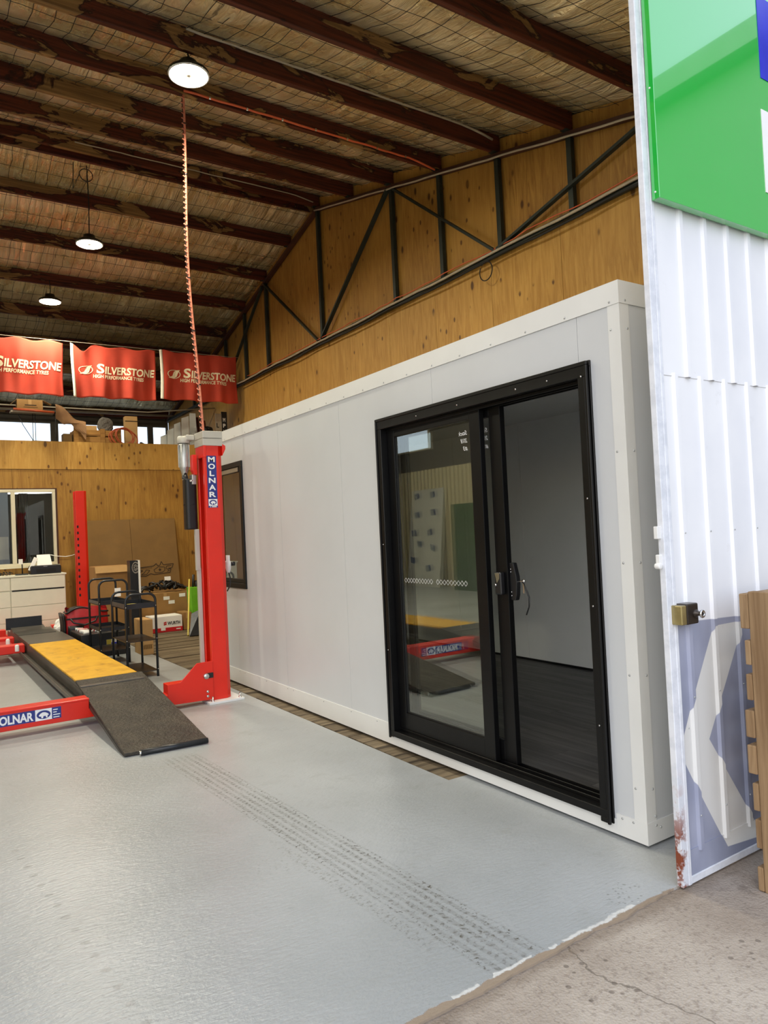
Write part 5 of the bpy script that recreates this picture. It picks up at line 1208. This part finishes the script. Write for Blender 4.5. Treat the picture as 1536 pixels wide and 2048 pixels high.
for i, (a, b) in enumerate(pal_x):
    z1_ = 3.42 + 0.11 * i
    tag(MB().add([(a, 13.75 - .08 * i, LZ), (b, 13.75 - .08 * i, LZ), (b + .03, 13.80 - .08 * i, z1_ + .05), (a + .03, 13.80 - .08 * i, z1_)], [(0, 1, 2, 3)]).build('pale_board', 'film', solid=.015),
        ['shortest pale board leaning on the loft, next to the dark wedge', 'second shortest pale board leaning on the loft', 'second tallest pale board leaning on the loft', 'tallest pale board leaning on the loft'][i], 'board', 'pale boards leaning on the loft')
lv = thing('louvre_door', 'pale louvred door leaf leaning beside the pale boards on the loft', 'door leaf', (4.62, 13.6, LZ))
MB().add([(4.52, 13.5, LZ), (4.66, 13.5, LZ), (4.80, 13.95, 3.92), (4.68, 13.95, 3.92)], [(0, 1, 2, 3)]).build('leaf', 'film', lv, solid=.02)
for i in range(4): MB().bar((4.555 + .04 * i, 13.56 + .11 * i, 3.25 + .17 * i), (4.66 + .04 * i, 13.56 + .11 * i, 3.29 + .17 * i), .012, .02).build('slat', 'paper', lv)
for i in range(3):
    a = 4.72 + .07 * i
    tag(MB().add([(a, 13.55, LZ), (a + .05, 13.55, LZ), (a + .15, 14.0, 3.85 - .03 * i), (a + .10, 14.0, 3.85 - .03 * i)], [(0, 1, 2, 3)]).build('dark_plank', 'purlin', solid=.03), ['dark plank leaning on the loft, touching the louvred leaf', 'middle one of three dark planks leaning on the loft', 'dark plank leaning on the loft, furthest from the louvred leaf'][i], 'plank', 'dark planks on the loft')
crumple('black_bundle', 'black', (4.83, 13.35, 3.43), 0.13, 'black bundle piled on a grey sack on the loft', 'bundle', (1, .8, 1.3), 12)
crumple('grey_sack', 'grey_cloth', (4.80, 13.35, 3.18), 0.16, 'grey sack on the loft behind the lift motor', 'sack', (1.2, .8, .8), 13)
ms = thing('lettered_board', 'dark board with pale upright letters leaning at the plywood wall on the loft', 'sign board', (5.1, 13.4, LZ))
MB().box(4.97, 5.09, 13.30, 13.32, LZ, 3.83).build('pale_half', 'conduit', ms); MB().box(5.09, 5.20, 13.30, 13.32, LZ, 3.87).build('dark_half', 'cart', ms)
tx = MB()
for i, ch in enumerate('MPVA'): put_text(tx, ch, 0.10, lambda x, y, i=i: (5.115 + x, 13.297, 3.68 - .115 * i + y), 0.03, width=0.05)
tx.build('lettering', 'paper', ms, fixn=False)
tx = MB()
for i, ch in enumerate('LO'): put_text(tx, ch, 0.12, lambda x, y, i=i: (4.985 + x, 13.297, 3.56 - .15 * i + y), 0.03, width=0.05)
tx.build('lettering', 'black', ms, fixn=False)
tag(MB().tube([(XL + .1, 16.9, 4.33), (XR - .05, 16.9, 4.36)], 0.025, 8).build('eave_pipe', 'conduit'), 'grey pipe running along the rear eave above the loft windows', 'pipe')
tag(MB().tube([(XL + .1, 14.4, 4.02), (4.0, 14.4, 3.98), (XR - .03, 14.2, 4.1)], 0.014, 8).build('eave_pipe', 'conduit'), 'thin grey pipe strung across above the loft', 'pipe')

# ================================================================== PALLET BY THE DOOR
pl = thing('wooden_pallet', 'rough pine pallet standing on edge in front of the white door', 'pallet', (3.2, 1.55, -0.008))
ZB = -0.008
for x in (2.70, 3.22, 3.74): MB().box(x, x + .04, 1.45, 1.578, ZB, 1.145).build('bearer', 'pallet', pl, 0.004)
zs = [(1.0, 1.135), (0.86, 0.955), (0.725, 0.825), (0.58, 0.685), (0.44, 0.55), (0.30, 0.405), (0.155, 0.265), (-0.006, 0.085)]
for i, (a, b) in enumerate(zs):
    MB().box(2.698 + random.uniform(-.004, .006), 3.84, 1.579, 1.602 + (0.012 if i in (0, 3, 4) else 0), a, b).build('slat', 'pallet', pl, 0.004)

# ================================================================== BY THE LEFT WALL (mirrored in the door glass)
fbd = thing('film_wrapped_board', 'large white board with blue printed film leaning on the cream iron wall', 'board', (XL + .3, 14.4, 0))
def onb(yv, z, o=0.0): return (XL + 0.42 - 0.34 * z / 2.4 + o, yv + 0.10 * (z / 2.4 - .5), z)
MB().add([onb(13.75, 0), onb(15.05, 0), onb(15.05, 2.4), onb(13.75, 2.4)], [(0, 1, 2, 3)]).build('board', 'film', fbd, solid=.02)
rr = random.Random(4)
for i, (yv, z) in enumerate(((14.05, 2.2), (14.7, 2.2), (14.0, 1.75), (14.65, 1.72), (14.1, 1.28), (14.75, 1.25), (13.95, .85), (14.5, .95), (14.75, .55), (14.1, .4))):
    w, h = .19, .15; sk = rr.uniform(-.06, .06)
    MB().add([onb(yv, z, .016), onb(yv + w, z + sk, .016), onb(yv + w + .04, z + h + sk, .016), onb(yv + .04, z + h, .016)], [(0, 1, 2, 3)]).build('blue_print', 'film_blue', fbd, fixn=False)
gl_ = thing('green_locker', 'green metal locker standing by the cream iron wall', 'locker', (XL + .4, 12.4, 0))
MB().box(XL + .08, XL + .6, 11.9, 12.92, 0, 1.95).build('locker_body', 'green_dark', gl_, .01); MB().box(XL + .6, XL + .62, 11.93, 12.40, .1, 1.9).build('door', 'green_dark', gl_, .004); MB().box(XL + .6, XL + .62, 12.42, 12.89, .1, 1.9).build('door', 'green_dark', gl_, .004)
